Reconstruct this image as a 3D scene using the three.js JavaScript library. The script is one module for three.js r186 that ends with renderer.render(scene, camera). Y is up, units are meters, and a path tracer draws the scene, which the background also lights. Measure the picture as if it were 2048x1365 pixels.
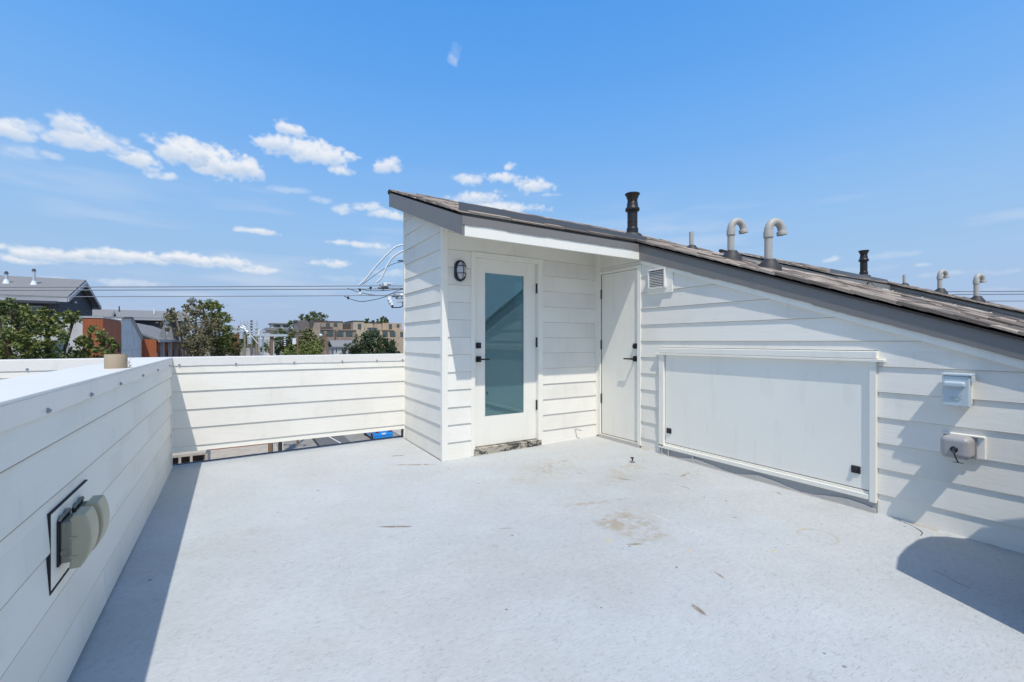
import * as THREE from 'three';
import { mergeGeometries } from 'three/addons/utils/BufferGeometryUtils.js';
import { RoundedBoxGeometry } from 'three/addons/geometries/RoundedBoxGeometry.js';

// ------------------------------------------------------------------ camera, sky, sun, exposure
const scene = new THREE.Scene();
const camera = new THREE.PerspectiveCamera(74.84, 1024 / 682, 0.05, 3000);
camera.position.set(0, 1.23, 0);
camera.rotation.set(0, THREE.MathUtils.degToRad(-31.77), 0);
const renderer = new THREE.WebGLRenderer({ antialias: true });
renderer.toneMapping = THREE.LinearToneMapping;
renderer.toneMappingExposure = 0.97;
renderer.shadowMap.enabled = true;
const sun = new THREE.DirectionalLight(new THREE.Color(1.0, 0.94, 0.84), 3.75);
sun.position.set(-0.215 * 60, 60, 0.548 * 60);
sun.castShadow = true;
sun.shadow.mapSize.set(4096, 4096);
Object.assign(sun.shadow.camera, { left: -70, right: 70, top: 70, bottom: -70, near: 1, far: 250 });
scene.add(sun, sun.target);
sun.target.position.set(0, 0, 0);

// ------------------------------------------------------------------ seeded random and noise
function rng(seed) {
  let a = seed >>> 0;
  return () => { a = (a + 0x6d2b79f5) | 0; let t = Math.imul(a ^ (a >>> 15), 1 | a); t = (t + Math.imul(t ^ (t >>> 7), 61 | t)) ^ t; return ((t ^ (t >>> 14)) >>> 0) / 4294967296; };
}
const hash = (x, y, s) => { let h = Math.imul(x, 374761393) ^ Math.imul(y, 668265263) ^ Math.imul(s, 1442695041); h = Math.imul(h ^ (h >>> 13), 1274126177); return ((h ^ (h >>> 16)) >>> 0) / 4294967296; };
const fade = (t) => t * t * (3 - 2 * t);
function vnoise(x, y, s, px = 1e6, py = 1e6) {
  const xi = Math.floor(x), yi = Math.floor(y), fx = fade(x - xi), fy = fade(y - yi);
  const w = (n, p) => ((n % p) + p) % p;
  const x0 = w(xi, px), x1 = w(xi + 1, px), y0 = w(yi, py), y1 = w(yi + 1, py);
  const a = hash(x0, y0, s), b = hash(x1, y0, s), c = hash(x0, y1, s), d = hash(x1, y1, s);
  return a + (b - a) * fx + (c - a) * fy + (a - b - c + d) * fx * fy;
}
function fbm(x, y, s, oct, px, py) {
  let v = 0, amp = 0.5, n = 0;
  for (let i = 0; i < oct; i++) { v += amp * vnoise(x, y, s + i * 17, px, py); n += amp; amp *= 0.5; x *= 2; y *= 2; px = px ? px * 2 : px; py = py ? py * 2 : py; }
  return v / n;
}
const clamp = (v, a = 0, b = 1) => Math.min(b, Math.max(a, v));
const smooth = (a, b, v) => fade(clamp((v - a) / (b - a)));

// ------------------------------------------------------------------ the sky: air and clouds, all round
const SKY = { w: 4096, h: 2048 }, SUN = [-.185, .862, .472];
{
  const { w: W, h: Hh } = SKY, data = new Float32Array(W * Hh * 4);
  const stops = [[0, .40, .515, .73], [3, .41, .54, .765], [8, .36, .56, .83], [14, .285, .525, .87], [22, .170, .435, .89], [30, .095, .36, .86], [38, .05, .30, .81], [60, .06, .23, .58], [90, .05, .18, .45]];
  const air = (el) => {
    let i = 0; while (i < stops.length - 2 && el > stops[i + 1][0]) i++;
    const a = stops[i], b = stops[i + 1], t = clamp((el - a[0]) / (b[0] - a[0]));
    return [1, 2, 3].map((k) => a[k] + (b[k] - a[k]) * t);
  };
  for (let j = 0; j < Hh; j++) {
    const el = ((j + 0.5) / Hh) * 180 - 90, c = air(Math.max(0, el));
    const er = el * Math.PI / 180, sy = Math.sin(er), cy = Math.cos(er);
    for (let i = 0; i < W; i++) {   // air scatters whiter light round the sun; broad part added to fill shaded walls
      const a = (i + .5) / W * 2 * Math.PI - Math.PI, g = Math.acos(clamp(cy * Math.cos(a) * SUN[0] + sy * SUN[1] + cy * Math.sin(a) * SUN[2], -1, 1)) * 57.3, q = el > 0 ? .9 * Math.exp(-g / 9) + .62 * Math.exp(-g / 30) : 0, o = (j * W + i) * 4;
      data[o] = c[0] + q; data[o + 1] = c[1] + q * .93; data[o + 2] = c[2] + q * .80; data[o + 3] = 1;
    }
  }
  // cumulus puffs: azimuth, elevation, half width, half height in degrees, density
  const puffs = [[-106.6,17.39,1.52,0.85,1],[-105.5,18.03,0.9,0.55,0.5],[-106,15.87,1.34,0.56,0.35],[-103.3,18.99,1.18,0.73,0.8],[-102.6,18.2,1.86,1.31,0.9],[-100.8,18.09,1.79,0.94,0.8],[-104.2,16.09,0.75,0.37,0.5],[-98.5,17.22,1.53,0.8,1],[-95.5,18.84,1.88,1.45,1],[-93,18.37,2.78,1.69,1.1],[-90.8,18.04,2.82,1.36,1.1],[-88.5,18.24,1.16,1.19,1.1],[-96.6,16.29,1.45,0.51,0.7],[-84.7,22.88,1.56,0.82,1],[-85.6,21.24,2.91,0.98,1],[-82,21.03,3.2,1.42,1.1],[-79.1,19.63,1.59,0.79,0.9],[-73.5,20.7,1.63,1.02,0.9],[-84.4,16.82,2.37,0.42,0.35],[-81.5,16.16,1.09,0.43,0.4],[-78.9,15.51,1.36,0.67,0.6],[-76.2,16.04,1.52,0.56,0.7],[-73.8,15.25,2.17,0.63,0.8],[-87.9,11.96,1.98,0.37,0.9],[-104.9,7.65,2.87,0.56,1.1],[-101.6,7.81,2.65,0.69,1.1],[-97.9,8.13,3.18,0.73,1.1],[-94.3,8.53,2.16,0.66,1.1],[-91.9,8.41,3.23,0.73,1.1],[-88.4,7.86,2.36,0.44,0.9],[-106.3,6.94,1.78,0.42,0.9],[-77.3,11.53,3.99,0.41,0.8],[-80,9.14,2.02,0.52,0.8],[-63.4,19.69,1.79,0.73,0.8],[-58.4,21.4,0.9,0.5,0.8],[-59.1,20.05,2.31,0.73,0.9],[-55.9,19.12,2.3,1.08,1],[-53.5,18.04,1.65,0.23,0.4],[-63,17.69,2.94,0.92,0.9],[-59.8,16.57,4.81,0.88,0.9],[-65.8,32.1,0.7,0.55,0.36],[-65.5,32.8,0.7,0.7,0.2],[-98.8,5.62,2.3,0.53,0.45],[-104.5,5.42,1.58,0.35,0.3],[-79.3,7.3,3.43,0.47,0.25],[-72.9,8.3,2.43,0.49,0.4],[-17.9,8.3,2.17,0.38,0.25],[-22.7,8.39,0.93,0.36,0.5],[-19.5,7.1,2.63,0.35,0.2],[-13.7,6.14,1.9,0.27,0.3],[-10.7,5.94,1.42,0.26,0.25],[-39.9,13.32,2.28,0.69,0.15],[-15.4,7.15,0.68,0.19,0.4],[-11.2,4.48,1.73,0.26,0.25]];
  // the same fair-weather clouds go on round the horizon outside the frame
  const r = rng(77);
  for (let k = 0; k < 34; k++) {
    const az = -4 + r() * 250, el = 7 + r() * 17, n = 2 + Math.floor(r() * 4);
    for (let q = 0; q < n; q++) puffs.push([az + (q - n / 2) * 2 + r(), el + (r() - .5) * 1.4, 1.2 + r() * 1.8, .4 + r() * .9, .4 + r() * .7]);
  }
  const dens = new Float32Array(W * Hh), under = new Float32Array(W * Hh);
  for (const [az, el, hw, hh, dn] of puffs) {
    const jc = ((el + 90) / 180) * Hh, ic = (az / 360 + 0.5) * W, rw = (hw / 360) * W * 1.9, rh = (hh / 180) * Hh * 2.2;
    for (let j = Math.floor(jc - rh); j <= jc + rh; j++) for (let i = Math.floor(ic - rw); i <= ic + rw; i++) {
      const e = ((j + .5) / Hh) * 180 - 90, a = ((i + .5) / W - .5) * 360;
      if (e < .5) continue;
      const wx = (fbm(a * .55, e * .8, 5, 5) - .5) * 1.5, wy = (fbm(a * .55 + 40, e * .8, 9, 5) - .5) * 1.2;
      const dx = (a - az) / hw + wx, dy0 = (e - el) / hh + wy, dy = dy0 < 0 ? dy0 * 1.35 : dy0, q = 1 - (dx * dx + dy * dy);
      if (q <= -1.3) continue;
      const det = fbm(a * 2.2, e * 3.0, 21, 5) - .5;
      const v = clamp((q + .52 + det * 1.7) * .66) * dn, o = j * W + (((i % W) + W) % W);
      if (v > 0) { dens[o] = Math.max(dens[o], v) + .25 * Math.min(dens[o], v); if (dy0 < .2) under[o] = Math.max(under[o], clamp((.25 - dy0) * .95) * Math.min(1, dn)); }
    }
  }
  for (let k = 0; k < W * Hh; k++) if (dens[k] > 0) {
    const d = clamp(1 - Math.exp(-2.3 * dens[k] * dens[k] - .25 * dens[k])), u = clamp(under[k] * dens[k] * 1.1), o = k * 4;
    const c = [.93 - .42 * u, .945 - .31 * u, .97 - .16 * u];
    for (let q = 0; q < 3; q++) data[o + q] += (c[q] - data[o + q]) * d * .94;
  }
  // thin high veil, uneven
  for (let j = Math.floor(Hh * .5); j < Hh * .62; j++) for (let i = 0; i < W; i++) {
    const e = ((j + .5) / Hh) * 180 - 90, v = smooth(.5, .8, fbm(i / 150, j / 22, 33, 4, Math.round(W / 150 * 1) || 1, 9999)) * .3 * smooth(22, 8, e), o = (j * W + i) * 4;
    for (let q = 0; q < 3; q++) data[o + q] += ([.78, .83, .92][q] - data[o + q]) * v;
  }
  const tex = new THREE.DataTexture(data, W, Hh, THREE.RGBAFormat, THREE.FloatType);
  tex.mapping = THREE.EquirectangularReflectionMapping; tex.magFilter = THREE.LinearFilter; tex.needsUpdate = true;
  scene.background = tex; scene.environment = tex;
}

// ------------------------------------------------------------------ textures
function tex(size, fn, { srgb = false, w = size, h = size, repeat = 1 } = {}) {
  const d = new Uint8Array(w * h * 4);
  for (let j = 0; j < h; j++) for (let i = 0; i < w; i++) {
    const c = fn(i / w, j / h, i, j), o = (j * w + i) * 4;
    for (let k = 0; k < 3; k++) d[o + k] = clamp(c[k] ?? c) * 255;
    d[o + 3] = 255;
  }
  const t = new THREE.DataTexture(d, w, h);
  t.wrapS = t.wrapT = THREE.RepeatWrapping; t.magFilter = THREE.LinearFilter; t.generateMipmaps = true; t.needsUpdate = true;
  if (srgb) t.colorSpace = THREE.SRGBColorSpace;
  t.repeat.set(repeat.x ?? repeat, repeat.y ?? repeat);
  return t;
}
const g3 = (v) => [v, v, v];
// fibre-cement siding paint: faint brushed grain, grime specks and rain streaks
const paintMap = tex(1024, (u, v) => {
  const blot = fbm(u * 6, v * 6, 3, 4, 6, 6), streak = fbm(u * 46, v * 3, 8, 3, 46, 3), grain = fbm(u * 10, v * 190, 12, 2, 10, 190), speck = vnoise(u * 260, v * 260, 4, 260, 260);
  const k = .975 - .05 * smooth(.45, .8, blot) - .04 * smooth(.52, .85, streak) * smooth(.35, .7, blot) - .018 * grain - (speck > .992 ? .16 : 0);
  return [k, k * (1 - .006 * blot), k * (1 - .018 * smooth(.4, .9, blot))];
}, { repeat: .5 });
const paintBump = tex(1024, (u, v) => g3(.6 * fbm(u * 8, v * 120, 31, 4, 8, 120) + .4 * fbm(u * 60, v * 60, 37, 2, 60, 60)), { repeat: .8 });
const flatMap = tex(512, (u, v) => g3(.955 + .045 * fbm(u * 5, v * 5, 71, 5, 5, 5) - .04 * smooth(.6, .8, fbm(u * 30, v * 6, 72, 3, 30, 6))), { repeat: .6 });
const grit = tex(512, (u, v) => g3(fbm(u * 64, v * 64, 41, 3, 64, 64)), { repeat: 1.2 });
const gravelMap = tex(512, (u, v) => { const n = fbm(u * 9, v * 9, 51, 5, 9, 9), s = vnoise(u * 170, v * 170, 52, 170, 170); return g3(.62 + .5 * n * .6 + .16 * (s - .5)); }, { repeat: .25 });
const shingleMap = tex(512, (u, v) => { const s = vnoise(u * 230, v * 230, 61, 230, 230), n = fbm(u * 14, v * 30, 62, 4, 14, 30); return g3(.55 + .35 * n + .4 * (s - .45)); }, { repeat: 2 });
const woodMap = tex(512, (u, v) => { const n = fbm(u * 60, v * 4, 81, 4, 60, 4), k = fbm(u * 5, v * 3, 82, 3, 5, 3); return [.6 + .45 * n * .8, .55 + .42 * n * .8, .48 + .4 * n * .7].map((c) => c * (.8 + .4 * k)); }, { repeat: { x: 2, y: .6 } });
const claddingMap = tex(512, (u, v) => { const b = Math.floor(u * 16), q = u * 16 - b, t = hash(b, 3, 91), n = fbm(u * 40, v * 3, 92, 4, 40, 3); const gap = q < .07 ? .55 : 1; return g3((.66 + .3 * t + .16 * (n - .5)) * gap); }, { repeat: { x: .55, y: .4 } });

const M = {};
const std = (o) => new THREE.MeshStandardMaterial(o);
const lin = (r, g, b) => new THREE.Color().setRGB(r, g, b);
M.siding = std({ color: lin(.84, .815, .735), map: paintMap, bumpMap: paintBump, bumpScale: .0009, roughness: .62 });
M.sidingB = std({ color: lin(.80, .775, .705), map: paintMap, bumpMap: paintBump, bumpScale: .0009, roughness: .66 });
M.trim = std({ color: lin(.84, .815, .73), map: flatMap, bumpMap: paintBump, bumpScale: .0004, roughness: .55 });
M.door = std({ color: lin(.83, .805, .725), map: flatMap, roughness: .42 });
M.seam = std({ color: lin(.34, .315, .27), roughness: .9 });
M.hatch = std({ color: lin(.85, .835, .76), map: flatMap, roughness: .5 });
M.coping = std({ color: lin(.77, .745, .70), map: flatMap, roughness: .42, bumpMap: grit, bumpScale: .0003 });
M.fascia = std({ color: lin(.20, .19, .178), map: flatMap, bumpMap: paintBump, bumpScale: .0005, roughness: .55 });
M.flash = std({ color: lin(.12, .125, .135), roughness: .38, metalness: .35, map: flatMap });
M.black = std({ color: lin(.012, .012, .016), roughness: .36 });
M.rubber = std({ color: lin(.035, .034, .036), roughness: .6, bumpMap: grit, bumpScale: .0005 });
M.flue = std({ color: lin(.022, .019, .019), roughness: .42, metalness: .2, bumpMap: grit, bumpScale: .0003 });
M.pvc = std({ color: lin(.42, .405, .37), map: flatMap, roughness: .5 });
M.steel = std({ color: lin(.38, .4, .43), metalness: .8, roughness: .4 });
M.dark = std({ color: lin(.02, .02, .022), roughness: .8 });
M.roofEdge = std({ color: lin(.03, .027, .025), roughness: .85 });
M.interior = std({ color: lin(.30, .32, .32), roughness: .8 });
M.interiorFloor = std({ color: lin(.16, .12, .09), roughness: .5 });
M.curb = std({ color: lin(.36, .365, .365), map: flatMap, bumpMap: grit, bumpScale: .001, roughness: .75 });
M.sealant = std({ color: lin(.50, .48, .45), map: flatMap, bumpMap: grit, bumpScale: .001, roughness: .7 });
M.glass = new THREE.MeshPhysicalMaterial({ color: lin(.21, .39, .425), transmission: 1, thickness: 0, roughness: .0, metalness: .5, ior: 1.6 });   // tinted reflective coating
M.shingles = [[.42, .335, .265], [.30, .24, .19], [.52, .43, .345], [.20, .16, .13], [.37, .305, .245]].map((c) => std({ color: lin(...c), map: shingleMap, bumpMap: grit, bumpScale: .002, roughness: .95 }));

// ------------------------------------------------------------------ builders
const names = new Map();
function numbered(n) { const k = names.get(n) ?? 0; names.set(n, k + 1); return k ? `${n}_${String(k).padStart(3, '0')}` : n; }
function shade(o) { o.castShadow = o.receiveShadow = true; return o; }
function mesh(name, geo, mat, parent) {
  const m = shade(new THREE.Mesh(geo, mat)); m.name = parent ? name : numbered(name);
  (parent ?? scene).add(m); return m;
}
function thing(name, label, category, pos = [0, 0, 0], turn = 0, group) {
  const g = new THREE.Group(); g.name = numbered(name); g.position.set(...pos); g.rotation.y = turn;
  g.userData = { label, category }; if (group) g.userData.group = group;
  scene.add(g); return g;
}
function tag(o, label, category, group) { Object.assign(o.userData, { label, category }); if (group) o.userData.group = group; return o; }
function structure(name, geo, mat) { const m = mesh(name, geo, mat); m.userData.kind = 'structure'; return m; }
function sub(name, parent) { const g = new THREE.Group(); g.name = name; parent.add(g); return g; }
// uv in metres by the face's main direction
function metreUV(g, ox = 0, oy = 0) {
  if (g.index) g = g.toNonIndexed();
  if (!g.attributes.normal) g.computeVertexNormals();
  const p = g.attributes.position, n = g.attributes.normal, uv = new Float32Array(p.count * 2);
  for (let i = 0; i < p.count; i++) {
    const ax = Math.abs(n.getX(i)), ay = Math.abs(n.getY(i)), az = Math.abs(n.getZ(i)), x = p.getX(i), y = p.getY(i), z = p.getZ(i);
    const [u, v] = ax >= ay && ax >= az ? [z, y] : ay >= az ? [x, z] : [x, y];
    uv[2 * i] = u + ox; uv[2 * i + 1] = v + oy;
  }
  g.setAttribute('uv', new THREE.BufferAttribute(uv, 2)); return g;
}
const clean = (g) => { g = g.index ? g.toNonIndexed() : g; for (const k of Object.keys(g.attributes)) if (!['position', 'normal', 'uv', 'color'].includes(k)) g.deleteAttribute(k); if (!g.attributes.uv) metreUV(g); return g; };
const merge = (l) => mergeGeometries(l.map(clean));
function bx(x0, x1, y0, y1, z0, z1, r = .003) {
  const w = x1 - x0, h = y1 - y0, d = z1 - z0;
  const g = r ? new RoundedBoxGeometry(w, h, d, 1, Math.min(r, w / 3, h / 3, d / 3)) : new THREE.BoxGeometry(w, h, d);
  g.translate((x0 + x1) / 2, (y0 + y1) / 2, (z0 + z1) / 2);
  return metreUV(g);
}
function prism(poly, place, depth) {   // poly: (u, v) points; place(u, v, o) -> xyz ; o runs 0..depth
  const tri = THREE.ShapeUtils.triangulateShape(poly.map(([u, v]) => new THREE.Vector2(u, v)), []), pos = [];
  const put = (i, o) => pos.push(...place(poly[i][0], poly[i][1], o));
  for (const [a, b, c] of tri) { put(a, depth); put(b, depth); put(c, depth); put(a, 0); put(c, 0); put(b, 0); }
  for (let i = 0; i < poly.length; i++) { const j = (i + 1) % poly.length; put(i, 0); put(j, 0); put(j, depth); put(i, 0); put(j, depth); put(i, depth); }
  const g = new THREE.BufferGeometry(); g.setAttribute('position', new THREE.Float32BufferAttribute(pos, 3)); g.computeVertexNormals();
  return metreUV(g);
}
function tube(pts, r, seg = 24, rad = 8, closed = false) {
  const c = new THREE.CatmullRomCurve3(pts.map((p) => new THREE.Vector3(...p)), closed, 'centripetal');
  return clean(new THREE.TubeGeometry(c, seg, r, rad, closed));
}
function rod(a, b, r0, r1 = r0, rad = 8) {
  const A = new THREE.Vector3(...a), B = new THREE.Vector3(...b), d = B.clone().sub(A), g = new THREE.CylinderGeometry(r1, r0, d.length(), rad);
  g.applyQuaternion(new THREE.Quaternion().setFromUnitVectors(new THREE.Vector3(0, 1, 0), d.normalize())); g.translate(...A.add(B).multiplyScalar(.5).toArray());
  return clean(g);
}
const lathe = (pts, seg = 28) => clean(new THREE.LatheGeometry(pts.map(([r, y]) => new THREE.Vector2(r, y)), seg));

// lap siding: every board is its own tapered piece, thick at its lower edge
const rs = rng(5);
function clipTop(poly, top) {
  if (!top) return poly;
  const out = [], f = ([u, v]) => top(u) - v;
  for (let i = 0; i < poly.length; i++) {
    const a = poly[i], b = poly[(i + 1) % poly.length], fa = f(a), fb = f(b);
    if (fa >= 0) out.push(a);
    if (fa * fb < 0) { const t = fa / (fa - fb); out.push([a[0] + (b[0] - a[0]) * t, a[1] + (b[1] - a[1]) * t]); }
  }
  return out;
}
function boardGeo(poly, vb, pitch, lap, axis, plane, s) {
  const off = (v) => .002 + lap * (1 - (v - vb) / pitch);
  const W = (u, v, o) => (axis === 'z' ? [u, v, plane + s * o] : [plane + s * o, v, u]);
  const flip = (axis === 'z') === (s < 0), pos = [], uv = [], du = rs() * 7, dv = rs() * 7;
  const P = flip ? poly.slice().reverse() : poly;
  const add = (q) => { for (const [u, v, o] of q) { pos.push(...W(u, v, o)); uv.push(u + du, v + dv + o); } };
  const F = P.map(([u, v]) => [u, v, off(v)]), B = P.map(([u, v]) => [u, v, -.006]);
  for (let i = 1; i < P.length - 1; i++) add([F[0], F[i], F[i + 1]]);
  for (let i = 0; i < P.length; i++) { const j = (i + 1) % P.length; add([F[i], B[i], B[j], F[i], B[j], F[j]]); }
  const g = new THREE.BufferGeometry();
  g.setAttribute('position', new THREE.Float32BufferAttribute(pos, 3)); g.setAttribute('uv', new THREE.Float32BufferAttribute(uv, 2)); g.computeVertexNormals();
  return g;
}
function siding(parent, { axis, plane, s, u0, u1, v0, v1, phase, pitch = .173, lap = .011, top, openings = [], joints = [], mats = [M.siding, M.sidingB], joined = false, bead = .0032, beadOut = 0 }) {
  const all = [], seams = [];
  for (let k = Math.floor((v0 - phase) / pitch) - 1; ; k++) {
    const vb = phase + k * pitch, vt = vb + pitch; if (vb >= v1) break;
    const a = Math.max(vb, v0), b = Math.min(vt, v1); if (b - a < .004) continue;
    const ops = openings.filter((o) => o[3] > a + .001 && o[2] < b - .001);
    const cuts = [a, ...ops.flatMap((o) => [o[2], o[3]]).filter((v) => v > a + .001 && v < b - .001), b].sort((p, q) => p - q);
    const bands = [];
    for (let i = 0; i < cuts.length - 1; i++) {
      const mid = (cuts[i] + cuts[i + 1]) / 2; let iv = [[u0, u1]];
      for (const o of ops.filter((o) => o[2] < mid && o[3] > mid)) iv = iv.flatMap(([p, q]) => [[p, Math.min(q, o[0])], [Math.max(p, o[1]), q]].filter(([x, y]) => y - x > .005));
      for (const j of joints.filter((j) => j[1] > vb && j[1] < vt)) iv = iv.flatMap(([p, q]) => (j[0] > p && j[0] < q ? [[p, j[0] - .0015], [j[0] + .0015, q]] : [[p, q]]));
      bands.push([cuts[i], cuts[i + 1], iv]);
    }
    const pieces = bands.flatMap(([p, q, iv]) => iv.map(([x, y]) => ({ x, y, g: (() => { const poly = clipTop([[x, p], [y, p], [y, q], [x, q]], top); return poly.length > 2 ? boardGeo(poly, vb, pitch, lap, axis, plane, s) : null; })() }))).filter((p) => p.g);
    const groups = []; // pieces of one row that overlap sideways are one notched board
    for (const p of pieces) { const hit = bands.length > 1 ? groups.filter((g) => g.some((q) => q.x < p.y - .002 && q.y > p.x + .002)) : []; if (hit.length) { hit[0].push(p); for (const h of hit.slice(1)) { hit[0].push(...h); groups.splice(groups.indexOf(h), 1); } } else groups.push([p]); }
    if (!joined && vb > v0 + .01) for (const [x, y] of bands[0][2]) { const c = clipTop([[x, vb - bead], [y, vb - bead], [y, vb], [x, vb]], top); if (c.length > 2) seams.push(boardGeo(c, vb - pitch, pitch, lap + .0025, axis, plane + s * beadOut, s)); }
    for (const g of groups) { const geo = g.length > 1 ? mergeGeometries(g.map((p) => p.g)) : g[0].g; if (joined) all.push(geo); else mesh('siding_board', geo, mats[Math.floor(rs() * mats.length)], parent); }
  }
  if (seams.length) mesh('lap_seam_shade', mergeGeometries(seams), M.seam, parent).userData.kind = 'stuff';   // caulk and grime, with dark strips painted in for shade under the laps
  if (joined && all.length) mesh('siding', mergeGeometries(all), mats[0], parent);
}

// ------------------------------------------------------------------ ground, streets and terrain
const terrain = (z) => -8.5 + .027 * Math.max(0, -z - 75);
{
  const pos = [], uv = [], idx = [], nx = 40, zs = []; for (let z = 140; z > -75; z -= 20) zs.push(z);
  for (let z = -75; z > -420; z -= 15) zs.push(z); zs.push(-700, -1200, -2200);
  zs.forEach((z) => { for (let i = 0; i <= nx; i++) { const x = (i / nx - .5) * 2400 * (i === 0 || i === nx ? 1.6 : 1); pos.push(x, Math.min(terrain(z), 1.0), z); uv.push(x, z); } });
  for (let j = 0; j < zs.length - 1; j++) for (let i = 0; i < nx; i++) { const a = j * (nx + 1) + i, b = a + nx + 1; idx.push(a, a + 1, b, a + 1, b + 1, b); }
  const g = new THREE.BufferGeometry(); g.setAttribute('position', new THREE.Float32BufferAttribute(pos, 3)); g.setAttribute('uv', new THREE.Float32BufferAttribute(uv, 2)); g.setIndex(idx); g.computeVertexNormals();
  structure('ground', g, std({ color: lin(.21, .205, .15), map: gravelMap, roughness: 1 }));
}
M.asphalt = std({ color: lin(.17, .165, .165), map: gravelMap, roughness: .95 });
M.oldConcrete = std({ color: lin(.34, .32, .29), map: gravelMap, roughness: .95 });
M.walk = std({ color: lin(.55, .50, .43), map: gravelMap, roughness: .95 });
function strip(name, x0, x1, zs, dy, mat, bend = () => 0) {
  const pos = [], uv = [], idx = [];
  zs.forEach((z) => { for (const x of [x0, x1]) { pos.push(x + bend(z), terrain(z) + dy, z); uv.push(x, z); } });
  for (let j = 0; j < zs.length - 1; j++) { const a = 2 * j; idx.push(a, a + 1, a + 2, a + 1, a + 3, a + 2); }
  const g = new THREE.BufferGeometry(); g.setAttribute('position', new THREE.Float32BufferAttribute(pos, 3)); g.setAttribute('uv', new THREE.Float32BufferAttribute(uv, 2)); g.setIndex(idx); g.computeVertexNormals();
  return structure(name, g, mat);
}
const roadZ = [10, -30, -60, -75]; for (let z = -90; z > -400; z -= 15) roadZ.push(z);
strip('road', 3.2, 14.2, roadZ, .01, M.oldConcrete);
strip('road_asphalt_lane', 6.62, 9.4, roadZ, .016, M.asphalt);
strip('road_tar_seam', 6.42, 6.62, roadZ, .02, std({ color: lin(.025, .025, .028), roughness: .9 }));
strip('road_lane_line', 8.35, 8.5, [-20, -60], .022, std({ color: lin(.62, .62, .6), roughness: .8 }), (z) => -(z + 45) * -.12);
structure('side_street', bx(-60, 3.15, -8.55, -8.48, -47.8, -30, 0), M.walk);
for (let k = 0; k < 7; k++) structure('pavement_slab', bx(-7.3 + k * 1.5, -5.82 + k * 1.5, -8.49, -8.46, -47.6, -42.5, .004), M.walk).name = numbered('pavement_slab');
structure('kerb', bx(-60, 3.15, -8.5, -8.35, -47.98, -47.82, .01), std({ color: lin(.42, .2, .13), roughness: .9, map: gravelMap }));
structure('right_pavement', bx(14.2, 16.6, -8.5, -8.38, -75, 10, .01), M.walk);
{ // grass verge: blades nobody could count
  const r = rng(15), pos = [], col = [];
  for (let i = 0; i < 9000; i++) {
    const left = i < 6500, x = left ? -8 + r() * 10.9 : 16.8 + r() * 3, z = left ? -48.1 - r() * 4 : -38 - r() * 14, h = .05 + r() * .08, a = r() * 6.28, w = .03;
    if (left && x > -.05 && x < 1.25 ) continue;
    pos.push(x - Math.cos(a) * w, -8.49, z - Math.sin(a) * w, x + Math.cos(a) * w, -8.49, z + Math.sin(a) * w, x + (r() - .5) * .08, -8.49 + h, z + (r() - .5) * .08);
    const t = r(), c = [.10 + .07 * t, .14 + .05 * t, .035]; col.push(...c, ...c, ...c);
  }
  const g = new THREE.BufferGeometry(); g.setAttribute('position', new THREE.Float32BufferAttribute(pos, 3)); g.setAttribute('color', new THREE.Float32BufferAttribute(col, 3)); g.computeVertexNormals();
  const m = mesh('grass', g, std({ vertexColors: true, roughness: 1, side: THREE.DoubleSide })); m.userData = { kind: 'stuff', label: 'dry green grass verge along the side street below the roof', category: 'grass' };
  structure('verge_soil', bx(-8, -.05, -8.5, -8.485, -52, -48.0, 0), std({ color: lin(.12, .14, .05), roughness: 1, map: gravelMap }));
  structure('verge_soil', bx(1.25, 2.9, -8.5, -8.485, -52, -48.0, 0), std({ color: lin(.12, .14, .05), roughness: 1, map: gravelMap })).name = numbered('verge_soil');
}

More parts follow.
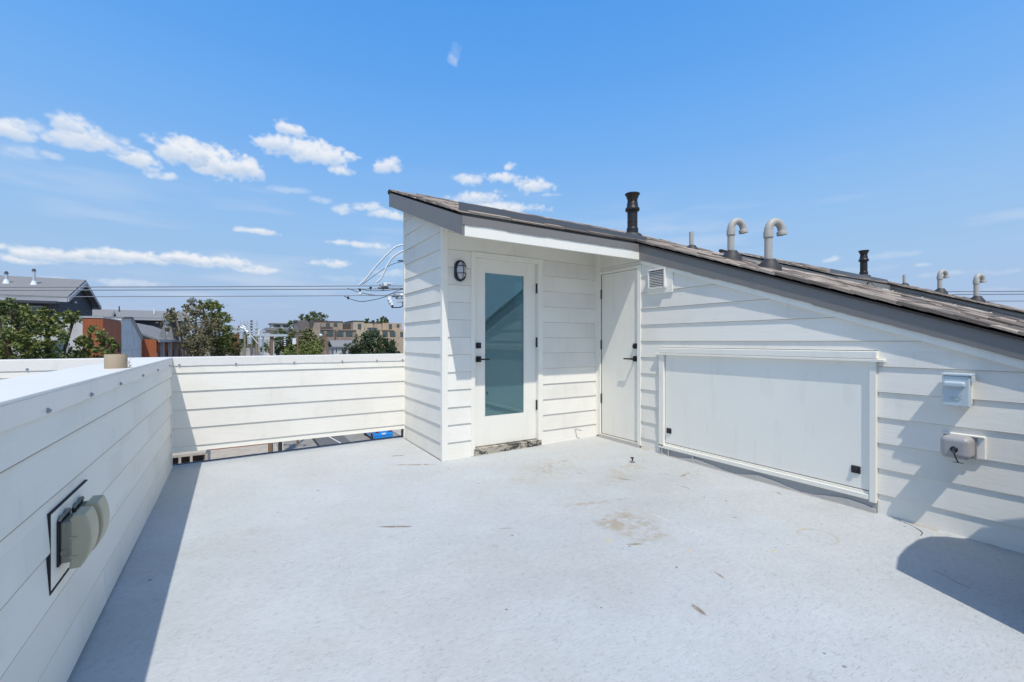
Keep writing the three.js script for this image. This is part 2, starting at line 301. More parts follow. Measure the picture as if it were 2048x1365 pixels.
// ------------------------------------------------------------------ roof deck
const xl = -.518, xb = 1.719, xr = 3.724, zp = -5.197, zf = -4.053;
const deckY = (x, z) => .0123 * x - .0096 * z;
{
  const X0 = -.54, X1 = 3.76, Z0 = -5.31, Z1 = 1.5, W = 2048, H = 2048;
  const stain = (x, z, cx, cz, rx, rz, turn, seed, edge = .5) => {
    const c = Math.cos(turn), s = Math.sin(turn), dx = x - cx, dz = z - cz, u = (dx * c + dz * s) / rx, v = (-dx * s + dz * c) / rz, q = u * u + v * v;
    if (q > 2.2) return 0;
    return smooth(0, 1, 1.25 - q + (fbm(x * 9, z * 9, seed, 5) - .5) * 2.2 * edge);
  };
  const rust = [[2.807, -2.684, .075, .012, 1.0], [3.326, -2.509, .075, .014, -.15], [2.839, -1.769, .036, .014, -1.15], [3.541, -1.822, .012, .035, .55], [2.089, -1.368, .010, .034, .25], [3.2, -2.62, .07, .014, .9], [1.401, -4.48, .10, .018, .3], [1.444, -4.079, .18, .014, .55], [2.42, -2.42, .04, .008, .2], [.855, -2.838, .12, .012, .55], [1.453, -2.431, .10, .012, .5], [2.0, -1.83, .07, .012, .5], [1.75, -1.25, .012, .04, .2], [.95, -.95, .010, .05, .3], [2.55, -3.05, .05, .012, .4], [3.05, -2.3, .014, .03, 0]];
  const specks = []; const r = rng(91);
  for (let k = 0; k < 120; k++) specks.push([X0 + r() * (X1 - X0), Z0 + r() * (Z1 - Z0), .003 + r() * r() * .009]);
  const cells = new Map(); for (const s of specks) { const k = Math.floor(s[0] * 8) + ',' + Math.floor(s[1] * 8); cells.set(k, [...(cells.get(k) ?? []), s]); }
  const map = tex(0, (u, v) => {
    const x = X0 + u * (X1 - X0), z = Z0 + v * (Z1 - Z0);
    const b1 = fbm(x * .8, z * .8, 101, 4), b2 = fbm(x * 3.2 + 9, z * 3.2, 103, 4), f = fbm(x * 42, z * 70, 107, 3), g = vnoise(x * 330, z * 330, 109);
    const roll = fbm(x * 1.1 + z * 1.9, z * 7 - x * 4, 111, 3), tide = fbm(x * 1.4 + 3, z * 1.4, 115, 4);
    let k = 1 - .15 * (b1 - .5) - .15 * (b2 - .5) - .13 * (f - .5) - .08 * (g - .5) - .06 * (roll - .5) - .035 * smooth(.012, .002, Math.abs(tide - .5)) - .03 * smooth(.5, .56, tide);
    const scuff = smooth(.69, .80, fbm(x * 60 + z * 25, z * 130, 113, 2)); k -= .14 * scuff;
    let c = [.455 * k, .475 * k, .482 * k]; const t2 = smooth(.46, .62, b2);
    c = [c[0] * (1 + .035 * t2), c[1] * (1 + .018 * t2), c[2]];
    const mix = (t, m) => { for (let q = 0; q < 3; q++) c[q] += (m[q] - c[q]) * t; };
    const fine = fbm(x * 26, z * 26, 121, 4);
    mix(.34 * stain(x, z, 2.17, -1.99, .24, .38, .35, 130, .7) * smooth(.25, .7, fine), [.40, .37, .31]); mix(.6 * stain(x, z, 2.17, -1.99, .17, .30, .35, 131, .9) * smooth(.34, .74, .6 * fine + .4 * fbm(x * 90, z * 90, 139, 2)), [.31, .255, .18]);
    mix(.55 * stain(x, z, 2.06, -2.16, .10, .12, .35, 132, .9) * smooth(.4, .6, fine), [.33, .27, .19]);
    mix(.5 * stain(x, z, 2.42, -3.28, .24, .56, 1.2, 133, .8) * smooth(.26, .74, fine), [.43, .395, .32]); mix(.45 * stain(x, z, 2.42, -3.30, .10, .34, 1.2, 138, .9) * smooth(.45, .7, .6 * fine + .4 * fbm(x * 80, z * 80, 137, 2)), [.30, .25, .18]);
    mix(.6 * stain(x, z, 2.95, -2.85, .12, .45, 1.2, 134, .9) * smooth(.42, .62, fine), [.40, .34, .25]);
    mix(.55 * stain(x, z, 2.22, -2.45, .30, .03, .28, 135, .5) * smooth(.38, .6, fine), [.36, .29, .2]);
    mix(.16 * stain(x, z, 1.1, -1.5, .7, .5, .3, 136, .9) * smooth(.45, .7, b2), [.38, .40, .40]);
    rust.forEach(([a, b, rx, rz, t], i) => mix(.85 * stain(x, z, a, b, rx * 1.1, rz * 1.15, t, 140 + i, .8) * smooth(.32, .55, fine), i % 3 ? [.27, .19, .11] : [.20, .14, .09]));
    for (const [a, b] of [[2.191, -1.62], [1.883, -1.947], [2.585, -1.363], [3.02, -1.42]]) mix(.4 * stain(x, z, a, b, .022, .03, .4, 170, .9), [.55, .47, .24]);
    const rr = Math.hypot(x - 2.985, (z + 1.32)) ; if (x > 2.93) mix(.42 * smooth(.012, .003, Math.abs(rr - .10 - .01 * (b2 - .5))), [.40, .34, .24]);
    const ln = Math.abs(x - (2.41 + .02 * Math.sin(z * 3))); if (z > -2.1 && z < -1.56) mix(.22 * smooth(.018, .003, ln + .02 * (fine - .5)) * smooth(.3, .6, fine), [.66, .69, .70]);
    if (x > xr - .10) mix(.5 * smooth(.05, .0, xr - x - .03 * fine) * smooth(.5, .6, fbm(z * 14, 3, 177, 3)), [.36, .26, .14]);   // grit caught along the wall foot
    const crack = Math.abs((x - 3.03) - .03 * Math.sin(z * 21) ); if (z > -.82 && z < -.66) mix(.5 * smooth(.008, .002, crack), [.12, .13, .15]);
    for (let a = -1; a <= 1; a++) for (let b = -1; b <= 1; b++) for (const s of cells.get((Math.floor(x * 8) + a) + ',' + (Math.floor(z * 8) + b)) ?? []) { const d = Math.hypot(x - s[0], z - s[1]); if (d < s[2]) mix(.7, [.09, .085, .08]); }
    return c.map((q) => Math.pow(clamp(q), 1 / 2.2));
  }, { w: W, h: H, srgb: true });
  map.wrapS = map.wrapT = THREE.ClampToEdgeWrapping;
  const bump = tex(1024, (u, v) => {
    const a = fbm(u * 50, v * 110, 201, 3, 50, 110), dash = smooth(.66, .8, fbm(u * 40, v * 120, 203, 2, 40, 120)), l = fbm(u * 7, v * 7, 205, 3, 7, 7);
    return g3(.35 * a + .3 * l + .35 - .35 * dash);
  });
  bump.repeat.set(4.6, 7.4);
  const pos = [], uv = [], idx = [], n = 24;
  for (let j = 0; j <= n; j++) for (let i = 0; i <= n; i++) { const x = X0 + (X1 - X0) * i / n, z = Z0 + (Z1 - Z0) * j / n; pos.push(x, deckY(x, z) + .0025 * (fbm(x * 1.2, z * 1.2, 211, 2) - .5), z); uv.push(i / n, j / n); }
  for (let j = 0; j < n; j++) for (let i = 0; i < n; i++) { const a = j * (n + 1) + i, b = a + n + 1; idx.push(a, b, a + 1, a + 1, b, b + 1); }
  const g = new THREE.BufferGeometry(); g.setAttribute('position', new THREE.Float32BufferAttribute(pos, 3)); g.setAttribute('uv', new THREE.Float32BufferAttribute(uv, 2)); g.setIndex(idx); g.computeVertexNormals();
  structure('deck_floor', g, std({ map, bumpMap: bump, bumpScale: .0022, roughness: .72 }));
  // dark metal edge along the open side and the building below
  const edge = prism([[-.54, deckY(-.54, -5.31) - .16], [1.9, deckY(1.9, -5.31) - .16], [1.9, deckY(1.9, -5.31) + .006], [-.54, deckY(-.54, -5.31) + .006]], (u, v, o) => [u, v, -5.335 + o], .028);
  structure('deck_edge_flashing', edge, std({ color: lin(.06, .068, .085), roughness: .5, metalness: .3 }));
  structure('building_base', bx(-6, 14, -8.5, -.06, -5.305, 9, 0), M.sidingB);
}

// ------------------------------------------------------------------ parapets round the deck
function bolt(parent, p, dir) { mesh('bolt', rod(p, [p[0] + dir[0] * .009, p[1] + dir[1] * .009, p[2] + dir[2] * .009], .006, .005, 8), M.steel, parent); mesh('washer', rod(p, [p[0] + dir[0] * .004, p[1] + dir[1] * .004, p[2] + dir[2] * .004], .009, .009, 10), M.steel, parent); }
{
  const t = thing('parapet_wall', 'white lap siding parapet in its own shade carrying twin outlets', 'wall', [-.65, 0, -2]);
  const o = sub('wall_body', t); o.position.set(.65, 0, 2);
  mesh('wall_core', bx(-.775, xl - .004, -.4, 1.0, -5.18, 1.5, 0), M.trim, o);
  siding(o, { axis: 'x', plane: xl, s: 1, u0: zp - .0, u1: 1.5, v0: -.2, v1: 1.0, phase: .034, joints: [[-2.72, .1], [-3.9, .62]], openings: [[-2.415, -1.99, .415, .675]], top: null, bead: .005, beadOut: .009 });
  mesh('end_trim', bx(xl - .004, xl + .016, -.05, .995, -5.195, -5.165), M.trim, o);
  const cope = sub('coping', t); cope.position.set(.65, 0, 2);
  // folded metal cap in lengths, slightly wavy along its lower lip
  for (const [a, b] of [[-5.36, -2.985], [-2.983, -.60], [-.598, 1.5]]) {
    const poly = [], n = 16, r = rng(Math.round(a * 10) + 99);
    mesh('cap_sheet', bx(-.795, xl + .016, 1.064, 1.077, a, b, .004), M.coping, cope);
    const low = []; for (let i = 0; i <= n; i++) low.push([a + (b - a) * i / n, .999 + (r() - .5) * .004]);
    poly.push(...low, [b, 1.0655], [a, 1.0655]);
    mesh('cap_lip', prism(poly, (u, v, q) => [xl + .0135 + q * (1), v, u], .0035), M.coping, cope);
  }
  for (const z of [-4.95, -4.25, -3.62, -2.98, -2.44, -1.95, -1.2, -.4]) bolt(cope, [xl + .0175, 1.012, z], [1, 0, 0]);
}
{
  const t = thing('parapet_wall', 'sunlit white lap siding parapet with a drainage gap under it', 'wall', [.6, .18, -5.28]);
  const o = sub('wall_body', t); o.position.set(-.6, -.18, 5.28);
  mesh('wall_core', bx(-.77, xb + .05, .188, 1.0, -5.345, zp - .004, 0), M.trim, o);
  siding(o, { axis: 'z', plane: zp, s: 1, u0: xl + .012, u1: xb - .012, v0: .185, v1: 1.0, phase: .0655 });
  mesh('corner_trim', bx(xb - .014, xb + .02, .185, .995, zp - .004, zp + .016), M.trim, o);
  mesh('post', bx(1.70, 1.735, .04, .19, -5.30, -5.24), M.black, o);
  const cope = sub('coping', t); cope.position.set(-.6, -.18, 5.28);
  mesh('cap_sheet', bx(-.79, xb + .03, 1.064, 1.077, -5.36, zp + .016, .004), M.coping, cope);
  const r = rng(6), low = []; for (let i = 0; i <= 20; i++) low.push([xl + .02 + (xb - xl) * i / 20, .998 + (r() - .5) * .004]);
  mesh('cap_lip', prism([...low, [xb + .02, 1.0655], [xl + .02, 1.0655]], (u, v, q) => [u, v, zp + .0135 + q], .0035), M.coping, cope);
  for (const x of [-.45, 0, .52, 1.0, 1.38, 1.68]) bolt(cope, [x, 1.007, zp + .0175], [0, 0, 1]);
}
{ // the next deck's parapet beyond the shaded wall
  const t = thing('parapet_wall', 'white capped parapet of the next deck beyond the shaded wall', 'wall', [-2.6, 0, -5.28]);
  const o = sub('wall_body', t); o.position.set(2.6, 0, 5.28);
  mesh('wall_core', bx(-6, -.80, 0, 1.0, -5.345, zp - .004, 0), M.trim, o);
  siding(o, { axis: 'z', plane: zp, s: 1, u0: -6, u1: -.80, v0: 0, v1: 1.0, phase: .0655 });
  const cope = sub('coping', t); cope.position.set(2.6, 0, 5.28);
  mesh('cap_sheet', bx(-6, -.80, 1.064, 1.077, -5.36, zp + .016, .004), M.coping, cope);
  mesh('cap_lip', bx(-6, -.80, .985, 1.0655, zp + .0135, zp + .017, .001), M.coping, cope);
  for (const x of [-3, -2.2, -1.45, -.95]) bolt(cope, [x, 1.0, zp + .0175], [0, 0, 1]);
  structure('neighbour_deck_floor', bx(-6, -.78, -.1, -.005, -5.4, 1.5, 0), M.curb);
}

// ------------------------------------------------------------------ rooftop house with the sloping roof
const roofY = (z) => 2.285 + .375 * (-3.35 - z);
function shingle(w, d, t) {   // a tab lying in the roof plane: local x along the course, z down the slope
  const g = new THREE.BoxGeometry(w, t, d); g.translate(0, t / 2, 0); return metreUV(g);
}
function rooftopHouse(dx, label, near) {
  const t = thing('rooftop_house', label, 'house', [xr + dx, 0, -3]);
  const at = (g) => { g.position.set(-xr, 0, 3); return g; };   // parts are modelled in deck coordinates
  const part = (n) => at(sub(n, t));
  const solo = (n, g, m) => at(mesh(n, g, m, t));
  const J = { joined: !near };
  // ---- walls
  const front = part('front_wall');
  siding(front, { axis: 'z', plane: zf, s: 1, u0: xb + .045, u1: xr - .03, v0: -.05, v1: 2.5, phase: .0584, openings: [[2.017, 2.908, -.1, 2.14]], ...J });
  mesh('corner_board', bx(xb - .014, xb + .045, .06, 2.44, zf - .04, zf + .016), M.trim, front);
  mesh('corner_board', bx(xr - .03, xr - .002, .09, 2.5, zf - .002, zf + .02), M.trim, front);
  mesh('wall_core', bx(xb + .01, 2.03, -.1, 2.5, zf - .1, zf - .004, 0), M.interior, front);
  mesh('wall_core', bx(2.90, xr + .1, -.1, 2.5, zf - .1, zf - .004, 0), M.interior, front);
  mesh('wall_core', bx(2.03, 2.90, 2.10, 2.5, zf - .1, zf - .004, 0), M.interior, front);
  const left = part('end_wall'), rakeLow = (z) => roofY(z) - .06;
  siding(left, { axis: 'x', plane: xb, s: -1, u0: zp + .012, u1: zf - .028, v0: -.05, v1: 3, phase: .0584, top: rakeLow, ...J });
  mesh('corner_board', prism(clipTop([[zp - .03, .05], [zp + .012, .05], [zp + .012, 3], [zp - .03, 3]], rakeLow), (u, v, o) => [xb - .016 + o, v, u], .02), M.trim, left);
  mesh('corner_board', prism(clipTop([[zf - .03, .06], [zf + .0155, .06], [zf + .0155, 3], [zf - .03, 3]], rakeLow), (u, v, o) => [xb - .0165 + o, v, u], .02), M.trim, left);
  mesh('wall_core', prism(clipTop([[-5.22, -.1], [zf - .05, -.1], [zf - .05, 3], [-5.22, 3]], rakeLow), (u, v, o) => [xb + .004 + o, v, u], .09), M.interior, left);
  mesh('base_flashing', prism([[zp, .055], [zf - .01, .042], [zf - .01, .064], [zp, .072]], (u, v, o) => [xb - .018 + o, v, u], .01), M.black, left);
  const back = part('back_wall');    // with the small window that shows through the door glass
  for (const [a, b, c, d] of [[xb + .1, 3.233, -.1, 2.78], [3.233, 3.62, -.1, 1.615], [3.233, 3.62, 2.065, 2.78], [3.62, 5.7, -.1, 2.78]]) mesh('wall_panel', bx(a, b, c, d, -5.3, -5.15, 0), M.interior, back);
  mesh('window_pane', bx(3.233, 3.62, 1.615, 2.065, -5.226, -5.222, 0), new THREE.MeshPhysicalMaterial({ color: lin(.93, .96, .96), transmission: 1, thickness: 0, roughness: 0, ior: 1.45 }), back);
  const inside = part('stairwell');
  mesh('stair_floor', bx(xb + .09, xr + .1, -.1, .03, -5.15, zf - .1, 0), M.interiorFloor, inside);
  mesh('inner_wall', bx(3.70, 3.80, .03, 2.4, -5.15, zf - .1, 0), M.interior, inside);
  // ---- side wall along the deck
  const side = part('side_wall');
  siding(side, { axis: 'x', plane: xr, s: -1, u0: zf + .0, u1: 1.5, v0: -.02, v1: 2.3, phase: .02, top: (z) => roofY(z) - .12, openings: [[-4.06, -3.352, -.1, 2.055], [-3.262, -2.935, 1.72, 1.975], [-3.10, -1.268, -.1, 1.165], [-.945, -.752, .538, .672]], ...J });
  for (const [a, b, c] of [[-5.3, -3.99, 0], [-3.39, 1.5, 0]]) mesh('wall_core', prism(clipTop([[a, -.1], [b, -.1], [b, 3.2], [a, 3.2]], (z) => roofY(z) - .08), (u, v, o) => [xr + .006 + o, v, u], .1), M.interior, side);
  mesh('wall_core', prism([[-3.99, 2.03], [-3.39, 2.03], [-3.39, 2.2], [-3.99, 2.4]], (u, v, o) => [xr + .006 + o, v, u], .1), M.interior, side);
  mesh('far_wall', prism([[-5.3, -.1], [1.5, -.1], [1.5, .42], [-5.3, roofY(-5.3) - .08]], (u, v, o) => [5.55 + o, v, u], .12), M.siding, side);
  mesh('corner_board', bx(xr - .018, xr + .002, .10, 2.5, zf - .0, zf + .072), M.trim, side);
  // ---- glazed door
  const d1 = part('glazed_door'), zd = zf - .028;
  for (const [a, b, c, d] of [[2.017, 2.062, .065, 2.137], [2.845, 2.908, .075, 2.137], [2.062, 2.845, 2.086, 2.137]]) mesh('door_casing', bx(a, b, c, d, zf - .06, zf + .017), M.trim, d1);
  const leaf = new THREE.Shape([[2.066, .146], [2.840, .146], [2.840, 2.082], [2.066, 2.082]].map((p) => new THREE.Vector2(...p)));
  leaf.holes.push(new THREE.Path([[2.19, .433], [2.19, 1.952], [2.694, 1.952], [2.694, .433]].map((p) => new THREE.Vector2(...p))));
  const lg = new THREE.ExtrudeGeometry(leaf, { depth: .036, bevelEnabled: true, bevelSize: .004, bevelThickness: .004, bevelSegments: 2 }); lg.translate(0, 0, zd - .044);
  mesh('door_leaf', metreUV(lg), M.door, d1);
  mesh('glass_pane', bx(2.186, 2.698, .429, 1.956, zd - .022, zd - .017, 0), M.glass, d1);
  mesh('glass_stop', merge([bx(2.194, 2.202, .437, 1.948, zd - .016, zd - .004, .002), bx(2.682, 2.690, .437, 1.948, zd - .016, zd - .004, .002), bx(2.202, 2.682, .437, .445, zd - .016, zd - .004, .002), bx(2.202, 2.682, 1.94, 1.948, zd - .016, zd - .004, .002)]), M.door, d1);
  for (const y of [1.815, 1.215, .52]) mesh('hinge', bx(2.838, 2.852, y - .055, y + .055, zf - .03, zf - .004, .003), M.black, d1);
  mesh('deadbolt', merge([bx(2.091, 2.149, 1.155, 1.213, zd, zd + .011, .004), rod([2.12, 1.184, zd + .01], [2.12, 1.184, zd + .02], .019, .017, 20)]), M.black, d1);
  mesh('lever_handle', merge([bx(2.09, 2.15, 1.013, 1.073, zd, zd + .011, .004), rod([2.12, 1.043, zd + .01], [2.12, 1.043, zd + .055], .012, .012, 16), bx(2.11, 2.225, 1.034, 1.050, zd + .048, zd + .062, .004)]), M.black, d1);
  const sillMap = tex(0, (u, v) => { const m = .85 * smooth(.46, .66, .55 * fbm(u * 14, v * 3, 301, 5) + .45 * fbm(u * 60, v * 9, 306, 3) + .06 * smooth(.25, .6, u)), w = fbm(u * 40, v * 8, 303, 3), e = fbm(u * 90, v * 20, 304, 2); const c = [.60 + .14 * w, .575 + .13 * w, .52 + .12 * w]; return c.map((q, i) => q * (1 - m) + [.13, .13, .135][i] * m * (.7 + .9 * e)); }, { w: 512, h: 64, srgb: true });
  const sg = bx(2.045, 2.885, .058, .136, zf - .08, zf + .022, .004); const su = sg.attributes.uv; for (let i = 0; i < su.count; i++) su.setXY(i, (sg.attributes.position.getX(i) - 2.045) / .84, (sg.attributes.position.getY(i) - .058) / .078);
  const sill = mesh('door_sill', sg, near ? std({ map: sillMap, roughness: .85, bumpMap: grit, bumpScale: .001 }) : M.trim, d1); sill.userData.label = 'weathered sill with black mildew';
  // ---- plain door on the side wall
  const d2 = part('plain_door');
  for (const [a, b, c, d] of [[-3.402, -3.354, .10, 2.053], [-3.98, -3.402, 2.022, 2.053]]) mesh('door_casing', bx(xr - .02, xr + .05, c, d, a, b), M.trim, d2);
  mesh('door_leaf', bx(xr + .004, xr + .044, .128, 2.018, -3.975, -3.405, .003), M.door, d2);
  for (const y of [1.79, 1.185, .545]) mesh('hinge', bx(xr - .012, xr + .006, y - .055, y + .055, -3.985, -3.972, .003), M.black, d2);
  mesh('deadbolt', merge([bx(xr - .006, xr + .004, 1.145, 1.203, -3.475, -3.417, .003), rod([xr - .005, 1.174, -3.446], [xr - .028, 1.174, -3.446], .019, .016, 20)]), M.black, d2);
  mesh('lever_handle', merge([bx(xr - .006, xr + .004, 1.005, 1.065, -3.477, -3.417, .003), rod([xr - .005, 1.035, -3.447], [xr - .058, 1.035, -3.447], .012, .012, 16), bx(xr - .066, xr - .052, 1.026, 1.042, -3.56, -3.437, .004)]), M.black, d2);
  mesh('threshold', bx(xr - .03, xr + .06, .075, .122, -4.0, -3.37, .006), M.sealant, d2);
  // ---- low storage hatch
  const h = part('access_hatch');
  mesh('hatch_panel', bx(xr - .014, xr + .02, .198, 1.10, -3.03, -1.312, .004), M.hatch, h);
  mesh('side_trim', bx(xr - .036, xr + .006, .158, 1.10, -3.098, -3.036, .004), M.trim, h);
  mesh('side_trim', bx(xr - .036, xr + .006, .128, 1.095, -1.309, -1.269, .004), M.trim, h);
  mesh('gasket', bx(xr - .010, xr + .004, .19, 1.09, -1.3125, -1.306, 0), M.dark, h);
  mesh('top_ledge', bx(xr - .046, xr + .006, 1.108, 1.160, -3.09, -1.262, .006), M.trim, h);
  mesh('drip_edge', bx(xr - .05, xr + .006, 1.088, 1.106, -3.135, -1.222, .003), M.trim, h);
  mesh('hatch_sill', bx(xr - .036, xr + .006, .140, .176, -3.098, -1.312, .004), M.trim, h);
  mesh('sill_lip', bx(xr - .020, xr + .006, .177, .192, -3.03, -1.312, .002), M.trim, h);
  mesh('corner_lock', merge([bx(xr - .022, xr - .012, .300, .352, -3.012, -2.956, .003), rod([xr - .02, .326, -2.984], [xr - .032, .326, -2.984], .019, .015, 18)]), M.black, h);
  mesh('corner_lock', merge([bx(xr - .022, xr - .012, .300, .352, -1.42, -1.364, .003), rod([xr - .02, .326, -1.392], [xr - .032, .326, -1.392], .019, .015, 18)]), M.black, h);
  mesh('curb', prism([[-3.098, .02], [-1.269, 0], [-1.269, .14], [-3.098, .14]], (u, v, o) => [xr - .018 + o, v, u], .02), M.curb, h);
  { const r = rng(8), up = [], n = 34; for (let i = 0; i <= n; i++) { const z = -1.275 - 1.815 * i / n; up.push([z, .085 + .020 * Math.sin(i * .55) + .008 * (r() - .5) + .012 * i / n]); } mesh('sealant_apron', prism([[-3.09, .02], [-1.275, 0], ...up], (u, v, o) => [xr - .030 + o, v, u], .011), M.sealant, h); }
  for (const z of [-3.06, -2.98, -2.70]) mesh('sealant_seam', bx(xr - .034, xr - .026, .06, .138, z - .006, z + .006, .002), M.sealant, h);
  // ---- roof
  const roof = part('roof');
  const slab = (x0, x1, z0, z1, top, th, mat, name) => mesh(name, prism([[z0, roofY(z0) + top - th], [z1, roofY(z1) + top - th], [z1, roofY(z1) + top], [z0, roofY(z0) + top]], (u, v, o) => [x0 + o, v, u], x1 - x0), mat, roof);
  slab(1.60, 3.70, -5.39, -3.36, -.012, .05, M.roofEdge, 'roof_deck');
  slab(3.70, 5.74, -5.39, 1.5, -.012, .05, M.roofEdge, 'roof_deck');
  slab(1.62, 3.69, -5.3, -3.38, -.10, .012, M.trim, 'soffit');
  // rakes and fascias, the dark paint running a little unevenly over the white
  const rough = (z0, z1, lo, seed) => { const r = rng(seed), pts = [], n = Math.round((z1 - z0) / .035); let step = 0; for (let i = 0; i <= n; i++) { if (r() < .12) step = (r() - .5) * .012; pts.push([z0 + (z1 - z0) * i / n, lo(z0 + (z1 - z0) * i / n) + step + (r() - .5) * .003]); } return pts; };
  mesh('rake_board', prism([[-5.395, roofY(-5.395) - .185], [-3.35, roofY(-3.35) - .178], [-3.35, roofY(-3.35) - .02], [-5.395, roofY(-5.395) - .02]], (u, v, o) => [1.589 + o, v, u], .024), M.fascia, roof);
  mesh('ridge_board', bx(1.589, 5.74, roofY(-5.395) - .185, roofY(-5.395) - .02, -5.42, -5.396, .003), M.fascia, roof);
  mesh('ridge_cap', bx(1.575, 5.75, roofY(-5.395) - .03, roofY(-5.395) + .018, -5.435, -5.37, .008), M.roofEdge, roof);
  mesh('front_fascia', bx(1.613, 3.693, 2.103, 2.262, -3.374, -3.352), M.trim, roof);
  const fr = rough(1.592, 3.680, () => 2.196, 12); mesh('fascia_paint_band', prism([...fr, [3.680, 2.266], [1.592, 2.266]], (u, v, o) => [u, v, -3.3525 + o], .009), M.fascia, roof);
  mesh('rake_board', prism([...rough(-3.352, 1.5, (z) => roofY(z) - .178 + .0185 * (z + 3.35), 13), [1.5, roofY(1.5) - .022], [-3.352, roofY(-3.352) - .022]], (u, v, o) => [3.682 + o, v, u], .012), M.fascia, roof);
  mesh('rake_trim', prism([[-3.34, roofY(-3.34) - .217], [1.5, roofY(1.5) - .155], [1.5, roofY(1.5) - .03], [-3.34, roofY(-3.34) - .1]], (u, v, o) => [3.694 + o, v, u], .022), M.trim, roof);
  mesh('drip_strip', prism([[-3.36, roofY(-3.36) - .024], [1.5, roofY(1.5) - .024], [1.5, roofY(1.5) - .01], [-3.36, roofY(-3.36) - .01]], (u, v, o) => [3.668 + o, v, u], .04), M.roofEdge, roof);
  mesh('diverter_flashing', merge([prism([[1.613, 2.298], [3.93, 2.298], [3.93, 2.402], [1.613, 2.418]], (u, v, o) => [u, v, -3.47 + o], .003), bx(1.613, 3.93, 2.297, 2.301, -3.468, -3.40, 0)]), M.flash, roof);
  // shingles: tabs laid in courses, each a piece; the many small ones are joined
  const r = rng(near ? 401 : 402), geos = [.19, .26, .33, .40].map((w) => [.006, .012, .021].map((th) => shingle(w, .168, th)));
  const ang = Math.atan(.375), cand = [], rowStep = .142 * Math.cos(ang);
  for (let z = -5.33; z < 1.5; z += rowStep) {
    const x0 = 1.592, x1 = z < -3.42 ? 5.745 : 5.745; let x = (z < -3.42 ? x0 : 3.666) - r() * .2;
    while (x < x1) {
      const wi = Math.floor(r() * 4), w = [.19, .26, .33, .40][wi], lo = z < -3.42 ? x0 : 3.666;
      const a = Math.max(x, lo), b = Math.min(x + w, x1);
      if (b - a > .04) cand.push({ x: (a + b) / 2, w: b - a, sx: (b - a) / w, wi, ti: Math.floor(r() * 3), z: z + (r() - .5) * .012, m: Math.floor(r() * 5), tilt: (r() - .5) * .01 });
      x += w + .004;
    }
  }
  const eye = new THREE.Vector3(0, 1.23, 0);
  const fwd = new THREE.Vector3(.5265, 0, -.8502);
  cand.forEach((c) => { const p = new THREE.Vector3(c.x, roofY(c.z), c.z).sub(eye), d = p.dot(fwd); c.size = d > .3 && p.dot(new THREE.Vector3(.8502, 0, .5265)) / d < 1.25 ? c.w / d * (1 / d) * (c.x < 3.9 && c.z > -3.42 ? 1.6 : 1) : 0; });
  cand.sort((a, b) => b.size - a.size);
  const rest = M.shingles.map(() => []);
  cand.forEach((c, i) => {
    const mtx = new THREE.Matrix4().compose(new THREE.Vector3(c.x, roofY(c.z) - .004 + .012, c.z), new THREE.Quaternion().setFromEuler(new THREE.Euler(ang + .035, 0, c.tilt)), new THREE.Vector3(c.sx, 1, 1));
    if (near && i < 290) { const m = mesh('shingle', geos[c.wi][c.ti], M.shingles[c.m], roof); m.applyMatrix4(mtx); }
    else rest[c.m].push(geos[c.wi][c.ti].clone().applyMatrix4(mtx));
  });
  rest.forEach((l, i) => { if (l.length) mesh('shingles', mergeGeometries(l), M.shingles[i], roof).userData.kind = 'stuff'; });
  return t;
}
rooftopHouse(0, 'white sided rooftop house with glazed door opening onto the deck', true);
rooftopHouse(6.68, 'matching rooftop house beyond, string lights along its grey rake board', false);
structure('neighbour_deck_floor', bx(5.78, 10.4, -.1, -.005, -5.4, 1.5, 0), M.curb).name = numbered('neighbour_deck_floor');

// ------------------------------------------------------------------ vents and flues on the roofs
const ang = Math.atan(.375);
function boot(parent, rBase, rTop, hgt) {
  const g = lathe([[rBase * 1.25, 0], [rBase * 1.2, .006], [rBase, .012], [rBase * .93, hgt * .45], [rTop * 1.5, hgt * .85], [rTop * 1.12, hgt], [rTop, hgt]], 28);
  g.rotateX(ang * .55); g.translate(0, -.03, 0); mesh('rubber_boot', g, M.rubber, parent);
}
function flue(dx, label) {
  const t = thing('flue_pipe', label, 'flue', [4.23 + dx, roofY(-3.96) + .005, -3.96], 0, 'flue pipes');
  boot(t, .13, .068, .10);
  mesh('pipe', lathe([[.066, .02], [.066, .12], [.062, .125], [.062, .345]]), M.flue, t);
  mesh('lower_collar', lathe([[.07, .05], [.072, .06], [.072, .115], [.067, .13], [.062, .13]]), M.flue, t);
  mesh('storm_ring', lathe([[.062, .335], [.082, .34], [.088, .352], [.088, .372], [.078, .38], [.07, .395], [.066, .44], [.058, .455]]), M.flue, t);
  mesh('cap', lathe([[.055, .445], [.058, .47], [.064, .49], [.078, .53], [.091, .548], [.093, .556], [.086, .56], [.07, .552], [.0, .545]]), M.flue, t);
  for (let i = 0; i < 3; i++) mesh('seam_ring', clean(new THREE.TorusGeometry(.0625, .0025, 6, 24).rotateX(Math.PI / 2).translate(0, [.2, .31, .46][i], 0)), M.flue, t);
}
function stub(dx, label) {
  const t = thing('vent_stub', label, 'vent pipe', [4.70 + dx, roofY(-3.453) + .005, -3.453], 0, 'short vent stubs');
  boot(t, .085, .03, .095);
  mesh('pipe', lathe([[.0255, 0], [.0255, .225], [.0235, .226], [.021, .224], [.021, .15], [0, .15]], 20), M.pvc, t);
}
